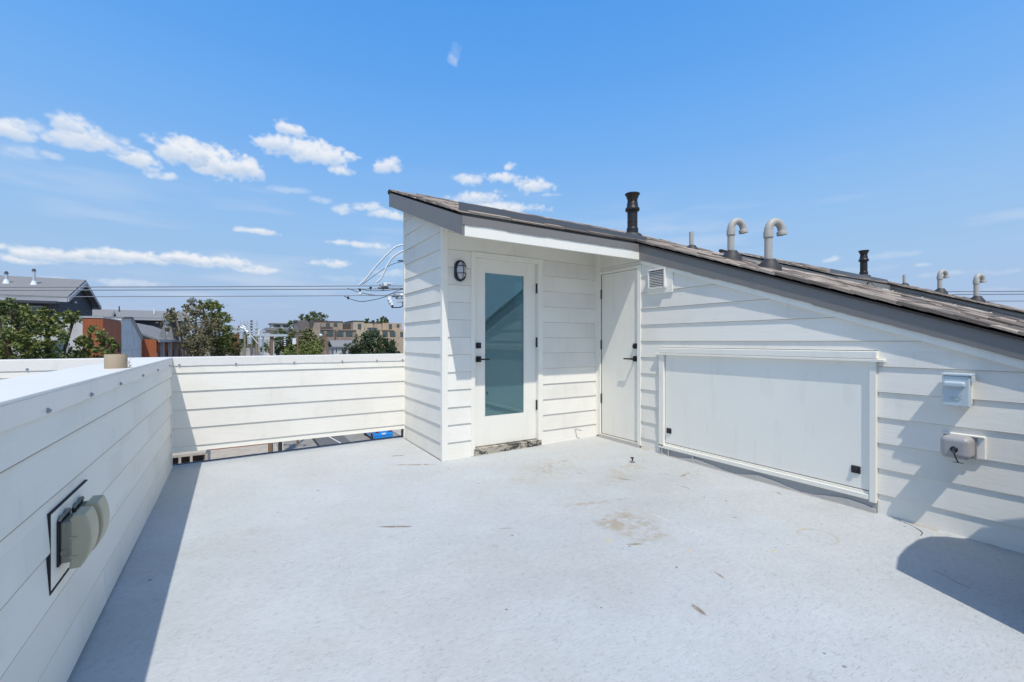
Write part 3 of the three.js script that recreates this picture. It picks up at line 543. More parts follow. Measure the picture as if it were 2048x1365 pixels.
function gooseneck(dx, x, z, hgt, w, label) {
  const t = thing('gooseneck_vent', label, 'vent pipe', [x + dx, roofY(z) + .005, z], 0, dx ? undefined : undefined);
  boot(t, .115, .04, .135);
  mesh('pipe', lathe([[.035, 0], [.035, hgt - .03]], 24), M.pvc, t);
  mesh('coupling', lathe([[.035, hgt - .065], [.0425, hgt - .065], [.0435, hgt - .06], [.0435, hgt - .004], [.0405, hgt]], 24), M.pvc, t);
  const pts = []; for (let i = 0; i <= 14; i++) { const a = Math.PI - (Math.PI * 1.02) * i / 14; pts.push([w / 2 + Math.cos(a) * w / 2, hgt + Math.sin(a) * w * .62, 0]); }
  const bend = tube([[0, hgt - .02, 0], ...pts], .037, 40, 18); mesh('bend', bend, M.pvc, t);
  const lip = lathe([[.031, 0], [.0445, 0], [.0455, .004], [.0455, .036], [.037, .042]], 24); lip.rotateZ(.18); lip.translate(w + .002, hgt - .035, 0); mesh('mouth', lip, M.pvc, t);
  t.rotation.y = -.38;
}
flue(0, 'black flue pipe with flared cap behind the diverter flashing'); flue(6.68, 'black flue pipe rising from the roof of the matching house beyond');
stub(0, 'short plain vent stub in a rubber boot beside two goosenecks'); stub(6.68, 'short plain vent stub on the roof of the matching house beyond');
gooseneck(0, 4.64, -2.908, .335, .155, 'beige gooseneck vent beside the short stub on the near roof');
gooseneck(0, 4.39, -2.366, .375, .150, 'beige gooseneck vent lowest on the near roof slope');
gooseneck(6.68, 4.64, -2.908, .335, .155, 'beige gooseneck vent beside the stub on the matching roof beyond');
gooseneck(6.68, 4.39, -2.366, .375, .150, 'beige gooseneck vent lowest on the matching roof beyond');
{ // string lights on the far house's rake
  const t = thing('string_lights', 'black cord of clear bulbs strung along the far grey rake board', 'string lights', [10.3, 2.1, -3.3]);
  const pts = [], x = 10.325 - 10.3, spots = [];
  for (let i = 0; i <= 9; i++) { const z = -3.3 + i * .42; pts.push([x, roofY(z) - .065 - (i % 1 ? .03 : 0) - 2.1, z + 3.3]); if (i < 9) pts.push([x - .004, roofY(z + .21) - .078 - 2.1, z + .21 + 3.3]); spots.push(z); }
  mesh('cord', tube(pts, .005, 90, 5), M.black, t);
  const clear = new THREE.MeshPhysicalMaterial({ color: lin(.9, .9, .88), roughness: .08, transmission: .7, thickness: 0, ior: 1.5 });
  spots.forEach((z) => { const y = roofY(z) - .07 - 2.1; const b = mesh('bulb_socket', rod([x - .004, y + .005, z + 3.3], [x - .01, y - .025, z + 3.3], .011, .011, 8), M.black, t); const g = new THREE.SphereGeometry(.021, 12, 9); g.translate(x - .014, y - .044, z + 3.3); mesh('bulb', clean(g), clear, t); });
  const a = thing('cable_clip', 'dark cable ends poking over the shingles by the far fascia', 'cable', [9.3, 2.2, -3.33]);
  mesh('clip', rod([0, 0, 0], [0, .05, .02], .012, .008), M.black, a); mesh('wire_tail', tube([[0, .03, .01], [.1, .05, .02], [.24, -.02, .03], [.36, -.09, .02]], .005, 14, 5), M.black, a);
}

// ------------------------------------------------------------------ fittings on the walls
{ // bulkhead lamp by the glazed door (not lit)
  const t = thing('wall_lamp', 'black caged oval bulkhead lamp on the wall beside the glazed door', 'lamp', [1.89, 1.927, zf + .008]);
  const oval = (rx, ry) => { const s = new THREE.Shape(); s.absellipse(0, 0, rx, ry, 0, Math.PI * 2); return s; };
  const stad = (w, h) => { const s = new THREE.Shape(), r = w, y = h - w; s.moveTo(-r, -y); s.absarc(0, -y, r, Math.PI, 2 * Math.PI, false); s.lineTo(r, y); s.absarc(0, y, r, 0, Math.PI, false); s.lineTo(-r, -y); return s; };
  mesh('base_plate', clean(new THREE.ExtrudeGeometry(stad(.054, .1), { depth: .028, bevelEnabled: true, bevelSize: .004, bevelThickness: .004, bevelSegments: 2, curveSegments: 16 })), M.black, t);
  const lens = new THREE.SphereGeometry(1, 28, 20); lens.scale(.046, .088, .06); lens.translate(0, 0, .034);
  mesh('lens', clean(lens), new THREE.MeshPhysicalMaterial({ color: lin(.62, .62, .66), roughness: .25, transmission: .25, thickness: 0, clearcoat: 1, clearcoatRoughness: .08 }), t);
  const arc = (f) => { const p = []; for (let i = 0; i <= 14; i++) { const a = Math.PI * i / 14; p.push(f(Math.cos(a), Math.sin(a))); } return p; };
  mesh('cage_bar', tube(arc((c, s) => [0, c * .1, .03 + s * .07]), .0035, 28, 6), M.black, t);
  for (const y of [.042, -.032]) { const k = Math.sqrt(1 - (y / .1) ** 2); mesh('cage_bar', tube(arc((c, s) => [c * .056 * k, y, .03 + s * .07 * k]), .0035, 24, 6), M.black, t); }
  const ring = new THREE.EllipseCurve(0, 0, .05, .096).getPoints(40).slice(0, -1).map((p) => [p.x, p.y, .034]); mesh('cage_ring', tube(ring, .005, 60, 6, true), M.black, t);
  mesh('cage_foot', rod([0, -.092, .034], [0, -.11, .03], .007, .005), M.black, t);
}
{ // louvred vent on the side wall
  const t = thing('wall_vent', 'small white louvred exhaust vent high on the side wall', 'vent', [xr, 1.72, -3.1]);
  mesh('backing_board', bx(-.022, .004, .0, .253, -.162, .163, .004), M.trim, t);
  mesh('hood', merge([bx(-.052, -.02, .05, .062, -.12, .092, .003), bx(-.062, -.02, .238, .252, -.12, .092, .003), bx(-.058, -.02, .0625, .2375, -.12, -.108, .003), bx(-.058, -.02, .0625, .2375, .08, .092, .003)]), M.coping, t);
  mesh('dark_throat', bx(-.026, -.0225, .064, .236, -.1075, .0795, 0), M.dark, t);
  for (let i = 0; i < 10; i++) { const g = new THREE.BoxGeometry(.022, .0035, .186); g.rotateZ(.6); g.translate(-.042, .072 + i * .0168, -.014); mesh('louvre', metreUV(g), M.coping, t); }
}
{ // flip-cover outlet
  const t = thing('switch_box', 'pale blue flip cover outlet box on the side wall above the grey dome', 'outlet', [xr, .845, -.86]);
  const m = std({ color: lin(.52, .60, .64), roughness: .38, map: flatMap });
  mesh('back_box', bx(-.055, -.008, .005, .185, -.045, .052, .008), M.trim, t);
  mesh('cover', bx(-.098, -.055, -.004, .178, -.062, .058, .007), m, t);
  mesh('hinge_hood', bx(-.104, -.02, .1785, .193, -.066, .066, .006), m, t);
  mesh('hinge_side', bx(-.085, -.03, .14, .178, .0585, .068, .005), m, t);
  const g = new RoundedBoxGeometry(.028, .034, .096, 3, .012); g.translate(-.106, .128, -.006); mesh('grip', metreUV(g), m, t);
  mesh('emblem', merge([tube([[-.099, .05, -.03], [-.1, .042, -.01], [-.1, .04, .015], [-.1, .052, .024], [-.1, .046, .0], [-.1, .052, -.02]], .0022, 24, 5), tube([[-.1, .052, .0], [-.1, .062, .012], [-.1, .066, .024], [-.1, .058, .012]], .002, 14, 5)]), m, t);
  const d = thing('dome_cover', 'grey domed cable cover on a white plate low on the side wall', 'cable cover', [xr, .605, -.848]);
  mesh('plate', bx(-.026, .004, -.067, .067, -.097, .096, .004), M.trim, d);
  mesh('plate_lip', bx(-.04, -.026, .058, .068, -.096, .095, .003), M.trim, d);
  const dg = new RoundedBoxGeometry(.15, .13, .132, 5, .03); dg.translate(-.06, -.004, -.012); mesh('dome', clean(dg), std({ color: lin(.36, .35, .355), roughness: .42, map: flatMap }), d);
  mesh('dome_rim', bx(-.034, -.027, -.070, .0575, -.084, .062, .003), std({ color: lin(.30, .30, .31), roughness: .5 }), d);
  mesh('grommet', clean(new THREE.TorusGeometry(.012, .006, 8, 18).rotateY(Math.PI / 2).translate(-.136, -.012, -.012)), M.black, d);
  mesh('cable_tail', tube([[-.134, -.012, -.012], [-.15, -.03, -.008], [-.148, -.06, 0], [-.14, -.085, .008]], .0035, 20, 6), M.black, d);
  mesh('cable_tie', rod([-.14, -.085, -.014], [-.14, -.085, .030], .002), M.black, d);
}
{ // twin weatherproof outlets on the shaded parapet
  const t = thing('twin_outlet', 'pair of weathered beige bubble outlet covers on the shaded parapet', 'outlet', [xl, .415, -2.2]);
  mesh('mount_plate', bx(-.006, .012, .008, .256, -.208, .204, .003), M.trim, t);
  mesh('gap', bx(-.0065, .013, .0, .263, .2045, .2095, 0), M.dark, t); mesh('gap', bx(-.0065, .013, .2565, .2615, -.21, .2044, 0), M.dark, t); mesh('gap', bx(-.0065, .0135, .001, .0075, .02, .2044, 0), M.dark, t);
  const plastic = std({ color: lin(.44, .405, .285), roughness: .45, map: flatMap }), dark = std({ color: lin(.25, .235, .18), roughness: .6, map: flatMap });
  for (const [z, y] of [[.088, .135], [-.072, .128]]) {
    const o = sub('outlet_cover', t); o.position.set(.012, y, z);
    mesh('gasket', bx(0, .006, -.072, .078, -.062, .062, .003), M.dark, o);
    mesh('housing', bx(.006, .034, -.066, .072, -.054, .054, .006), dark, o);
    const s = new THREE.Shape(); s.moveTo(.034, -.085); s.lineTo(.052, -.085); s.quadraticCurveTo(.076, -.055, .079, .0); s.quadraticCurveTo(.079, .05, .064, .082); s.lineTo(.04, .084); s.lineTo(.034, .076); s.lineTo(.034, -.085);
    const g = new THREE.ExtrudeGeometry(s, { depth: .088, bevelEnabled: true, bevelSize: .006, bevelThickness: .006, bevelSegments: 3, curveSegments: 10 }); g.translate(0, 0, -.044);
    mesh('bubble_cover', metreUV(g), plastic, o);
    for (const q of [-.052, .012]) mesh('rib', bx(.03, .05, q, q + .006, .0502, .0535, .001), plastic, o);
    mesh('knockout', clean(new THREE.TorusGeometry(.011, .0022, 6, 20).translate(.02, -.03, .0545)), dark, o);
    mesh('caulk', tube([[.004, .078, .06], [.008, .09, .035], [.005, .082, .01], [.01, .094, -.02], [.004, .08, -.055]], .006, 22, 5), dark, o);
  }
}
{ // tape roll left on the parapet cap
  const t = thing('tape_roll', 'torn beige cardboard tube left on the parapet cap', 'roll', [-.575, 1.0775, -3.31]);
  const ringG = lathe([[.036, 0], [.050, 0], [.050, .078], [.036, .078], [.036, 0]], 30);
  const m = std({ color: lin(.40, .32, .22), roughness: .85, map: flatMap });
  mesh('tube', ringG, m, t);
  const r = rng(44), pos = []; for (let i = 0; i < 26; i++) { const a = -.6 + r() * .9, q = .05 + r() * .014, y = r() * .075, s = .012; const p = [Math.cos(a) * q, y, Math.sin(a) * q]; pos.push(p[0], p[1], p[2], p[0] + (r() - .2) * s, p[1] + (r() - .5) * 2 * s, p[2] + (r() - .5) * 2 * s, p[0] + (r() - .2) * s, p[1] - r() * s, p[2] + (r() - .5) * s); }
  const g = new THREE.BufferGeometry(); g.setAttribute('position', new THREE.Float32BufferAttribute(pos, 3)); g.computeVertexNormals();
  mesh('torn_edge', metreUV(g), std({ color: lin(.5, .36, .2), roughness: .9, side: THREE.DoubleSide }), t);
}
{ // small things on the deck and low wall
  const t = thing('anchor_bolt', 'small black anchor bolt standing on the deck near the plain door', 'bolt', [3.23, deckY(3.23, -3.024), -3.024]);
  mesh('flange', lathe([[.0, 0], [.026, 0], [.026, .006], [.012, .012], [.0, .013]], 16), std({ color: lin(.2, .17, .14), roughness: .7 }), t);
  mesh('stem', lathe([[.007, .01], [.007, .034], [.014, .036], [.014, .046], [0, .047]], 14), M.black, t); mesh('lever', bx(-.03, .004, .044, .05, -.004, .004, .002), M.black, t);
  const n = thing('wall_nail', 'bent metal stub sticking out low on the sunlit front wall', 'nail', [3.37, .20, zf + .01]);
  mesh('shank', tube([[0, 0, 0], [.004, .002, .03], [.008, -.002, .055]], .004, 12, 6), M.steel, n); mesh('tip', rod([.008, -.002, .055], [.05, -.01, .06], .005, .004), M.steel, n); mesh('wire', tube([[.0, -.002, .012], [.01, -.05, .014], [.02, -.09, .012]], .0015, 10, 4), M.dark, n);
  const c = mesh('loose_wire', tube([[3.69, .056, -1.18], [3.66, .055, -1.08], [3.58, .056, -1.0], [3.52, .054, -.99]], .002, 18, 5), M.dark); tag(c, 'thin dark wire curling over the deck at the wall foot', 'wire');
}
{ // covered grill just outside the frame: its shadow lies on the deck
  const t = thing('covered_grill', 'barbecue grill under a dark fitted cover by the side wall', 'grill', [3.1, deckY(3.1, 0), 0]);
  const prof = [[-.45, .02], [.46, .02], [.485, .80], [.45, .92], [.405, 1.06], [.335, 1.11], [.275, 1.21], [.18, 1.30], [.05, 1.347], [-.14, 1.343], [-.30, 1.308], [-.443, 1.228]];
  const s = new THREE.Shape(prof.map(([x, y]) => new THREE.Vector2(x, y)));
  const g = new THREE.ExtrudeGeometry(s, { depth: .42, bevelEnabled: true, bevelSize: .01, bevelThickness: .02, bevelSegments: 2 }); g.translate(0, 0, -.23);
  mesh('cover', metreUV(g), std({ color: lin(.05, .05, .055), roughness: .8, bumpMap: grit, bumpScale: .001 }), t);
}
// ------------------------------------------------------------------ houses across the way
const YAW = THREE.MathUtils.degToRad(-31.77);
M.slate = std({ color: lin(.045, .047, .058), roughness: .7, map: flatMap });
M.greyRoof = std({ color: lin(.30, .30, .305), map: shingleMap, bumpMap: grit, bumpScale: .01, roughness: .95 });
M.rust = std({ color: lin(.42, .115, .042), map: claddingMap, roughness: .7 });
M.stucco = std({ color: lin(.66, .65, .64), map: gravelMap, roughness: .9 });
M.stuccoGrey = std({ color: lin(.74, .74, .75), map: gravelMap, roughness: .9 });
M.metalTrim = std({ color: lin(.42, .43, .45), roughness: .5, metalness: .3 });
M.window = new THREE.MeshPhysicalMaterial({ color: lin(.045, .075, .075), roughness: .06, clearcoat: 1, clearcoatRoughness: .03 });
M.wood = std({ color: lin(.26, .185, .125), map: woodMap, roughness: .9 });
M.greyWood = std({ color: lin(.34, .31, .27), map: woodMap, roughness: .9 });
M.galv = std({ color: lin(.50, .56, .60), roughness: .5, metalness: .2 });
M.porcelain = std({ color: lin(.75, .77, .78), roughness: .25 });
M.cable = std({ color: lin(.30, .31, .33), roughness: .5, metalness: .4 });
M.darkCable = std({ color: lin(.05, .055, .065), roughness: .6 });
// gable roof along x with gable ends at x0 and x1
function gable(parent, x0, x1, z0, z1, ye, yr, wallY, wall, roofM, trimM, over = .35) {
  const zm = (z0 + z1) / 2, sl = (yr - ye) / (zm - z1 ? (z0 - zm) : 1), th = .12, o = over;
  mesh('wall', prism([[z1, wallY], [z0, wallY], [z0, ye], [zm, yr - .05], [z1, ye]], (u, v, q) => [x0 + q, v, u], x1 - x0), wall, parent);
  for (const s of [1, -1]) { const ze = s > 0 ? z0 + o : z1 - o, yo = ye - o * sl; mesh('roof_slope', prism([[zm, yr], [ze, yo], [ze, yo + th], [zm, yr + th]], (u, v, q) => [x0 - o + q, v, u], x1 - x0 + 2 * o), roofM, parent);
    mesh('rake_trim', prism([[zm, yr - .22], [ze, yo - .18], [ze, yo + .02], [zm, yr + .0]], (u, v, q) => [x1 + o + .002 + q, v, u], .06), trimM, parent); mesh('eave_trim', bx(x0 - o, x1 + o, yo - .2, yo + .02, Math.min(ze, ze + s * .05) , Math.max(ze, ze + s * .05), 0), trimM, parent); }
}
const based = (name, label, cat, p, group) => { const t = thing(name, label, cat, p, 0, group); const o = t; o.userData.shift = undefined; delete o.userData.shift; return t; };
const local = (t, fn) => { const n = t.children.length; fn(t); t.children.slice(n).forEach((c) => c.position.sub(t.position)); };
{
  const t = thing('gabled_house', 'dark slate gabled house with grey shingle roof and two roof pipes', 'house', [-14, -8.5, -39.5]);
  local(t, () => {
    gable(t, -22, -8.75, -36.2, -42.9, 3.85, 5.12, -8.5, M.slate, M.greyRoof, M.metalTrim, .38);
    siding(t, { axis: 'x', plane: -8.748, s: 1, u0: -42.9, u1: -36.2, v0: 1.5, v1: 5, phase: 0, pitch: .2, lap: .02, joined: true, mats: [M.slate], top: (z) => 5.05 - .38 * Math.abs(z + 39.55) });
    mesh('porch_roof', bx(-10.7, -8.7, 3.36, 3.5, -36.2, -35.2, .01), M.slate, t);
    mesh('porch_post', bx(-9.2, -8.74, 2.0, 3.5, -36.2, -35.9, .01), M.slate, t);
    const w = sub('window', t); mesh('frame', bx(-9.95, -9.45, 2.3, 3.25, -36.11, -36.05, .01), M.metalTrim, w); mesh('pane', bx(-9.9, -9.5, 2.35, 3.2, -36.049, -36.04, 0), M.window, w);
    for (const [x, z, h] of [[-10.35, -38.0, .75], [-11.5, -38.0, .5]]) { const y = 5.12 - .36 * 1.4 + .1; const v = sub('roof_pipe', t); mesh('pipe', rod([x, y - .1, z], [x, y + h, z], .07, .07, 10), M.galv, v); mesh('boot', rod([x, y - .12, z], [x, y + .14, z], .17, .09, 10), M.porcelain, v); mesh('cap', rod([x, y + h - .02, z], [x, y + h + .12, z], .11, .05, 10), M.slate, v); }
    const lamp = sub('flood_lamp', t); mesh('body', bx(-8.74, -8.58, 3.62, 3.72, -38.6, -38.3, .02), M.porcelain, lamp); mesh('arm', rod([-8.74, 3.68, -38.1], [-8.6, 3.68, -38.4], .03), M.black, lamp);
  });
}
{
  const t = thing('white_building', 'white walled building half hidden behind the leafy tree', 'building', [-12, -8.5, -33]);
  local(t, () => {
    mesh('wall', bx(-20, -6.79, -8.5, 2.40, -36, -31.5, 0), M.stucco, t);
    mesh('parapet_cap', bx(-20.05, -6.80, 2.405, 2.46, -36.05, -31.44, .01), M.metalTrim, t);
    mesh('canopy', prism([[-9.75, 1.75], [-8.9, 1.25], [-8.75, .55], [-8.95, .5], [-9.9, 1.0], [-9.9, 1.7]], (u, v, q) => [u, v, -31.49 + q], .5), M.stuccoGrey, t);
    for (const [a, b, c, d] of [[-9.35, -8.75, -.6, .35], [-8.0, -7.4, .2, 1.2], [-8.1, -7.0, -1.6, -.5]]) { const w = sub('window', t); mesh('frame', bx(a - .06, b + .06, c - .06, d + .06, -31.499, -31.45, .01), M.metalTrim, w); mesh('pane', bx(a, b, c, d, -31.449, -31.43, 0), M.window, w); }
  });
  const o = thing('rust_clad_box', 'tall rust orange clad volume joined to the white building', 'building', [-6.4, -8.5, -33.7]);
  local(o, () => {
    mesh('front_cladding', bx(-6.785, -6.02, -8.5, 2.42, -31.62, -31.49, 0), M.rust, o);
    mesh('side_cladding', bx(-6.09, -6.0, -8.5, 2.42, -35.95, -31.625, 0), M.rust, o);
    mesh('corner_trim', bx(-6.018, -5.985, -8.5, 2.43, -31.61, -31.475, .01), M.rust, o);
    mesh('roof_cap', bx(-6.79, -5.97, 2.435, 2.50, -35.95, -31.46, .01), M.metalTrim, o);
    mesh('vent_grille', bx(-5.999, -5.96, .55, .95, -35.6, -35.1, .01), M.black, o);
  });
  const g = thing('shed_roof_building', 'pale grey shed roofed wall between the two rust orange volumes', 'building', [-7.4, -8.5, -39.5]);
  local(g, () => {
    mesh('wall', prism([[-42.95, -8.5], [-36.05, -8.5], [-36.05, 2.62], [-39.0, 2.74], [-42.95, 1.44]], (u, v, q) => [-9.2 + q, v, u], 3.2), M.stuccoGrey, g);
    mesh('roof', prism([[-43.15, 1.36], [-39.0, 2.76], [-36.05, 2.64], [-36.05, 2.72], [-38.98, 2.86], [-43.15, 1.46]], (u, v, q) => [-9.3 + q, v, u], 3.4), M.greyRoof, g);
    mesh('rake_trim', prism([[-43.15, 1.22], [-39.0, 2.62], [-39.0, 2.78], [-43.15, 1.40]], (u, v, q) => [-5.999 + q, v, u], .08), M.metalTrim, g);
    mesh('panel_joint', bx(-5.999, -5.99, .62, .65, -42.9, -36.1, 0), M.metalTrim, g);
  });
  const r = thing('columned_building', 'rust fronted building with grey roof fins over a row of pale columns', 'building', [-6.5, -8.5, -58]);
  local(r, () => {
    mesh('front_cladding', bx(-6.0, -5.15, -8.5, 1.36, -43.25, -43.0, 0), M.rust, r);
    mesh('facade', bx(-6.6, -5.55, -8.5, 1.3, -76, -43.25, 0), M.rust, r);
    mesh('roof', prism([[-8.6, 3.05], [-8.6, 2.9], [-5.0, 1.22], [-5.0, 1.36]], (u, v, q) => [u, v, -76 + q], 33), M.greyRoof, r);
    mesh('eave_trim', bx(-5.02, -4.96, 1.14, 1.34, -76, -43.0, 0), M.metalTrim, r);
    [-46.8, -51.8, -56.3, -61.7, -67, -73].forEach((z, i) => { mesh('column', bx(-5.35, -5.1, -8.5, 1.2, z - .35, z, .01), M.metalTrim, r); if (i < 4) mesh('roof_fin', prism([[-5.5, 1.5], [-4.93, 1.28], [-5.12, 2.6]], (u, v, q) => [u, v, z - .4 + q], .3), M.greyRoof, r); });
    [-45, -49.3, -54, -59, -64.3].forEach((z) => { const w = sub('window', r); mesh('frame', bx(-5.549, -5.5, -3, .35, z - 1.3, z + 1.1, .01), M.black, w); mesh('pane', bx(-5.499, -5.48, -2.9, .25, z - 1.2, z + 1.0, 0), M.window, w); });
  });
  const k = thing('low_roof_house', 'distant dark house with long pale grey roof above the columns', 'house', [-9.5, -8.5, -72]);
  local(k, () => {
    gable(k, -14.4, -6.0, -69.5, -76.5, 4.05, 5.0, -8.5, M.slate, M.greyRoof, M.metalTrim, .4);
    mesh('balcony_band', bx(-12, -6.02, 2.55, 2.75, -69.49, -69.2, 0), M.slate, k);
    const w = sub('window', k); mesh('frame', bx(-7.6, -7.0, 2.9, 3.75, -69.49, -69.42, .01), M.porcelain, w); mesh('pane', bx(-7.52, -7.08, 2.98, 3.67, -69.419, -69.41, 0), M.porcelain, w);
    mesh('lamp_spot', bx(-9.3, -9.05, 3.2, 3.45, -69.49, -69.40, .02), M.black, k); mesh('roof_pipe', rod([-8.7, 4.6, -71], [-8.7, 5.3, -71], .08), M.porcelain, k); mesh('roof_pipe', rod([-12.2, 4.8, -72], [-12.2, 5.5, -72], .06), M.black, k);
  });
  const s2 = thing('small_gable_house', 'small distant grey gable peeking beside the dark slate house', 'house', [-14, -8.5, -69]);
  local(s2, () => gable(s2, -17.5, -12.2, -66.0, -69.2, 3.75, 4.62, -8.5, M.slate, M.greyRoof, M.metalTrim, .3));
}

// ------------------------------------------------------------------ townhouses down the street
{
  const tan = std({ color: lin(.37, .30, .25), map: gravelMap, roughness: .95 }), tan2 = std({ color: lin(.43, .35, .28), map: gravelMap, roughness: .95 }), cream = std({ color: lin(.60, .50, .37), map: gravelMap, roughness: .95 }), cream2 = std({ color: lin(.56, .44, .32), map: gravelMap, roughness: .95 }), cap = std({ color: lin(.085, .07, .06), roughness: .7 });
  const win = (t, a, b, c, d, z = -91.99, split = true) => { const w = sub('window', t); mesh('frame', bx(a - .08, b + .08, c - .08, d + .08, z, z + .06, .01), cap, w); const xs = split ? [[a, (a + b) / 2 - .03], [(a + b) / 2 + .03, b]] : [[a, b]]; for (const [p, q] of xs) mesh('pane', bx(p, q, c, d, z + .061, z + .08, 0), M.window, w); };
  const t1 = thing('townhouse_row', 'taupe townhouse row with slanted roof ends behind the leaning pole', 'townhouse', [15, terrain(-92), -96]);
  local(t1, () => {
    mesh('wall', bx(12.2, 20.4, -9, 3.55, -102, -92.0, 0), tan, t1);
    mesh('upper_storey', bx(13.75, 18.1, 3.55, 5.02, -102, -93.4, 0), tan2, t1);
    mesh('side_wing', prism([[-104, -9], [-92, -9], [-92, 3.2], [-96.5, 5.0], [-104, 5.0]], (u, v, q) => [10.3 + q, v, u], 1.9), tan, t1);
    mesh('wing_roof', prism([[-92.0, 3.0], [-96.5, 5.05], [-104, 5.05], [-104, 5.25], [-96.4, 5.28], [-91.8, 3.15]], (u, v, q) => [10.2 + q, v, u], 1.9), cap, t1);
    mesh('stair_tower', prism([[12.1, -8], [13.7, -8], [13.7, 5.1], [12.35, 5.1], [12.1, 3.3]], (u, v, q) => [u, v, -95 + q], 3.4), tan2, t1);
    mesh('tower_cap', prism([[11.9, 3.3], [12.15, 3.3], [12.5, 5.1], [13.85, 5.1], [13.85, 5.28], [12.35, 5.28]], (u, v, q) => [u, v, -95.1 + q], 3.7), cap, t1);
    mesh('roof_cap', bx(13.7, 18.15, 5.02, 5.16, -102, -93.3, .01), cap, t1);
    mesh('terrace_rail', bx(14.0, 16.0, 3.55, 3.95, -92.1, -92.02, .01), cap, t1); mesh('ledge', bx(13.0, 16.2, 3.3, 3.42, -92, -91.9, .01), cap, t1); mesh('ledge', bx(17.0, 20.3, 3.2, 3.32, -92, -91.9, .01), cap, t1);
    mesh('divider', bx(16.35, 16.55, -4, 3.3, -92, -91.88, .01), cap, t1);
    for (const [a, b] of [[13.27, 14.34], [14.97, 16.0], [16.75, 17.85], [18.5, 19.6]]) win(t1, a, b, 2.24, 3.08);
    win(t1, 15.06, 15.6, 3.6, 4.7, -93.39, false); win(t1, 16.5, 17.0, 4.2, 4.7, -93.39, false);
    win(t1, 13.3, 13.75, .75, 1.15, -91.99, false); win(t1, 14.95, 15.3, .45, 1.15, -91.99, false); win(t1, 17.5, 17.9, .95, 1.15, -91.99, false);
  });
  const t2 = thing('townhouse_row', 'cream townhouse row with green windows above the round dark tree', 'townhouse', [25.5, terrain(-92), -96]);
  local(t2, () => {
    mesh('wall', bx(20.45, 32, -9, 3.5, -102, -92.0, 0), cream, t2);
    mesh('tall_bay', bx(19.9, 22.0, 3.2, 5.18, -101, -92.3, 0), cream, t2); mesh('bay_cap', bx(19.8, 22.1, 5.18, 5.32, -101, -92.2, .01), cap, t2);
    mesh('upper_storey', bx(22.0, 24.2, 3.5, 4.85, -102, -93.6, 0), cream, t2);
    mesh('stair_tower', bx(24.25, 25.8, 3.5, 4.95, -102, -93.2, 0), cream2, t2); mesh('tower_cap', bx(24.1, 25.9, 4.95, 5.1, -102, -93.1, .01), cap, t2);
    mesh('upper_storey', bx(25.9, 30.0, 3.5, 5.0, -102, -93.0, 0), cream2, t2); mesh('dark_gap', bx(18.3, 19.85, 3.5, 4.7, -101, -94.5, 0), cap, t2);
    mesh('wall_tan_bay', bx(25.0, 30.6, -9, 3.6, -92.0, -91.6, 0), cream2, t2);
    mesh('terrace_rail', bx(22.6, 24.6, 3.52, 3.95, -92.1, -92.0, .01), M.window, t2); mesh('ledge', bx(25.3, 27.9, 3.3, 3.45, -91.6, -91.5, .01), cap, t2); mesh('ledge', bx(22.4, 24.8, 3.3, 3.42, -92, -91.9, .01), cap, t2);
    for (const [a, b] of [[24.0, 24.9]]) win(t2, a, b, 2.2, 3.05);
    for (const [a, b] of [[25.6, 26.5], [27.1, 28.1], [29.3, 30.2]]) win(t2, a, b, 2.2, 3.05, -91.599);
    win(t2, 20.86, 21.35, 3.68, 4.6, -92.29, false); win(t2, 27.3, 27.8, 3.85, 4.7, -92.99, false); win(t2, 29.0, 29.4, 4.2, 4.72, -92.99, false); win(t2, 22.3, 22.6, 2.3, 3.05, -91.99, false);
  });
  const wh = thing('white_cottage', 'small white cottage with grey roof beside the dark round tree', 'house', [14.8, terrain(-79), -81]);
  local(wh, () => {
    mesh('wall', bx(13.9, 17.2, -8.4, .25, -84, -79, 0), M.stucco, wh);
    mesh('roof', prism([[-78.7, .15], [-78.7, .3], [-81.5, 1.35], [-84.3, .3], [-84.3, .15], [-81.5, 1.2]], (u, v, q) => [13.6 + q, v, u], 4), M.greyRoof, wh);
    for (const x of [14.15, 15.1]) { const w = sub('window', wh); mesh('frame', bx(x - .06, x + .32, -.72, .06, -78.99, -78.93, .01), M.porcelain, w); mesh('pane', bx(x, x + .26, -.66, 0, -78.929, -78.91, 0), M.window, w); }
  });
  const far = thing('hilltop_house', 'low grey roofed house on the rise behind the power poles', 'house', [14, terrain(-160), -165]);
  local(far, () => {
    mesh('wall', bx(7.5, 17.5, -7, 4.6, -170, -160, 0), M.stucco, far); mesh('roof', prism([[6.8, 4.6], [18.2, 4.6], [17, 5.4], [8, 5.4]], (u, v, q) => [u, v, -170.5 + q], 11), M.greyRoof, far);
    mesh('upper_floor', bx(9.5, 15, 5.4, 6.6, -169, -161, 0), M.stucco, far); mesh('upper_roof', bx(9.1, 15.4, 6.6, 7.0, -169.5, -160.5, .05), M.greyRoof, far); win(far, 10.3, 12, 5.7, 6.4, -160.99); win(far, 13, 14.4, 5.7, 6.4, -160.99); win(far, 12, 14, 2.6, 4, -159.99);
  });
}
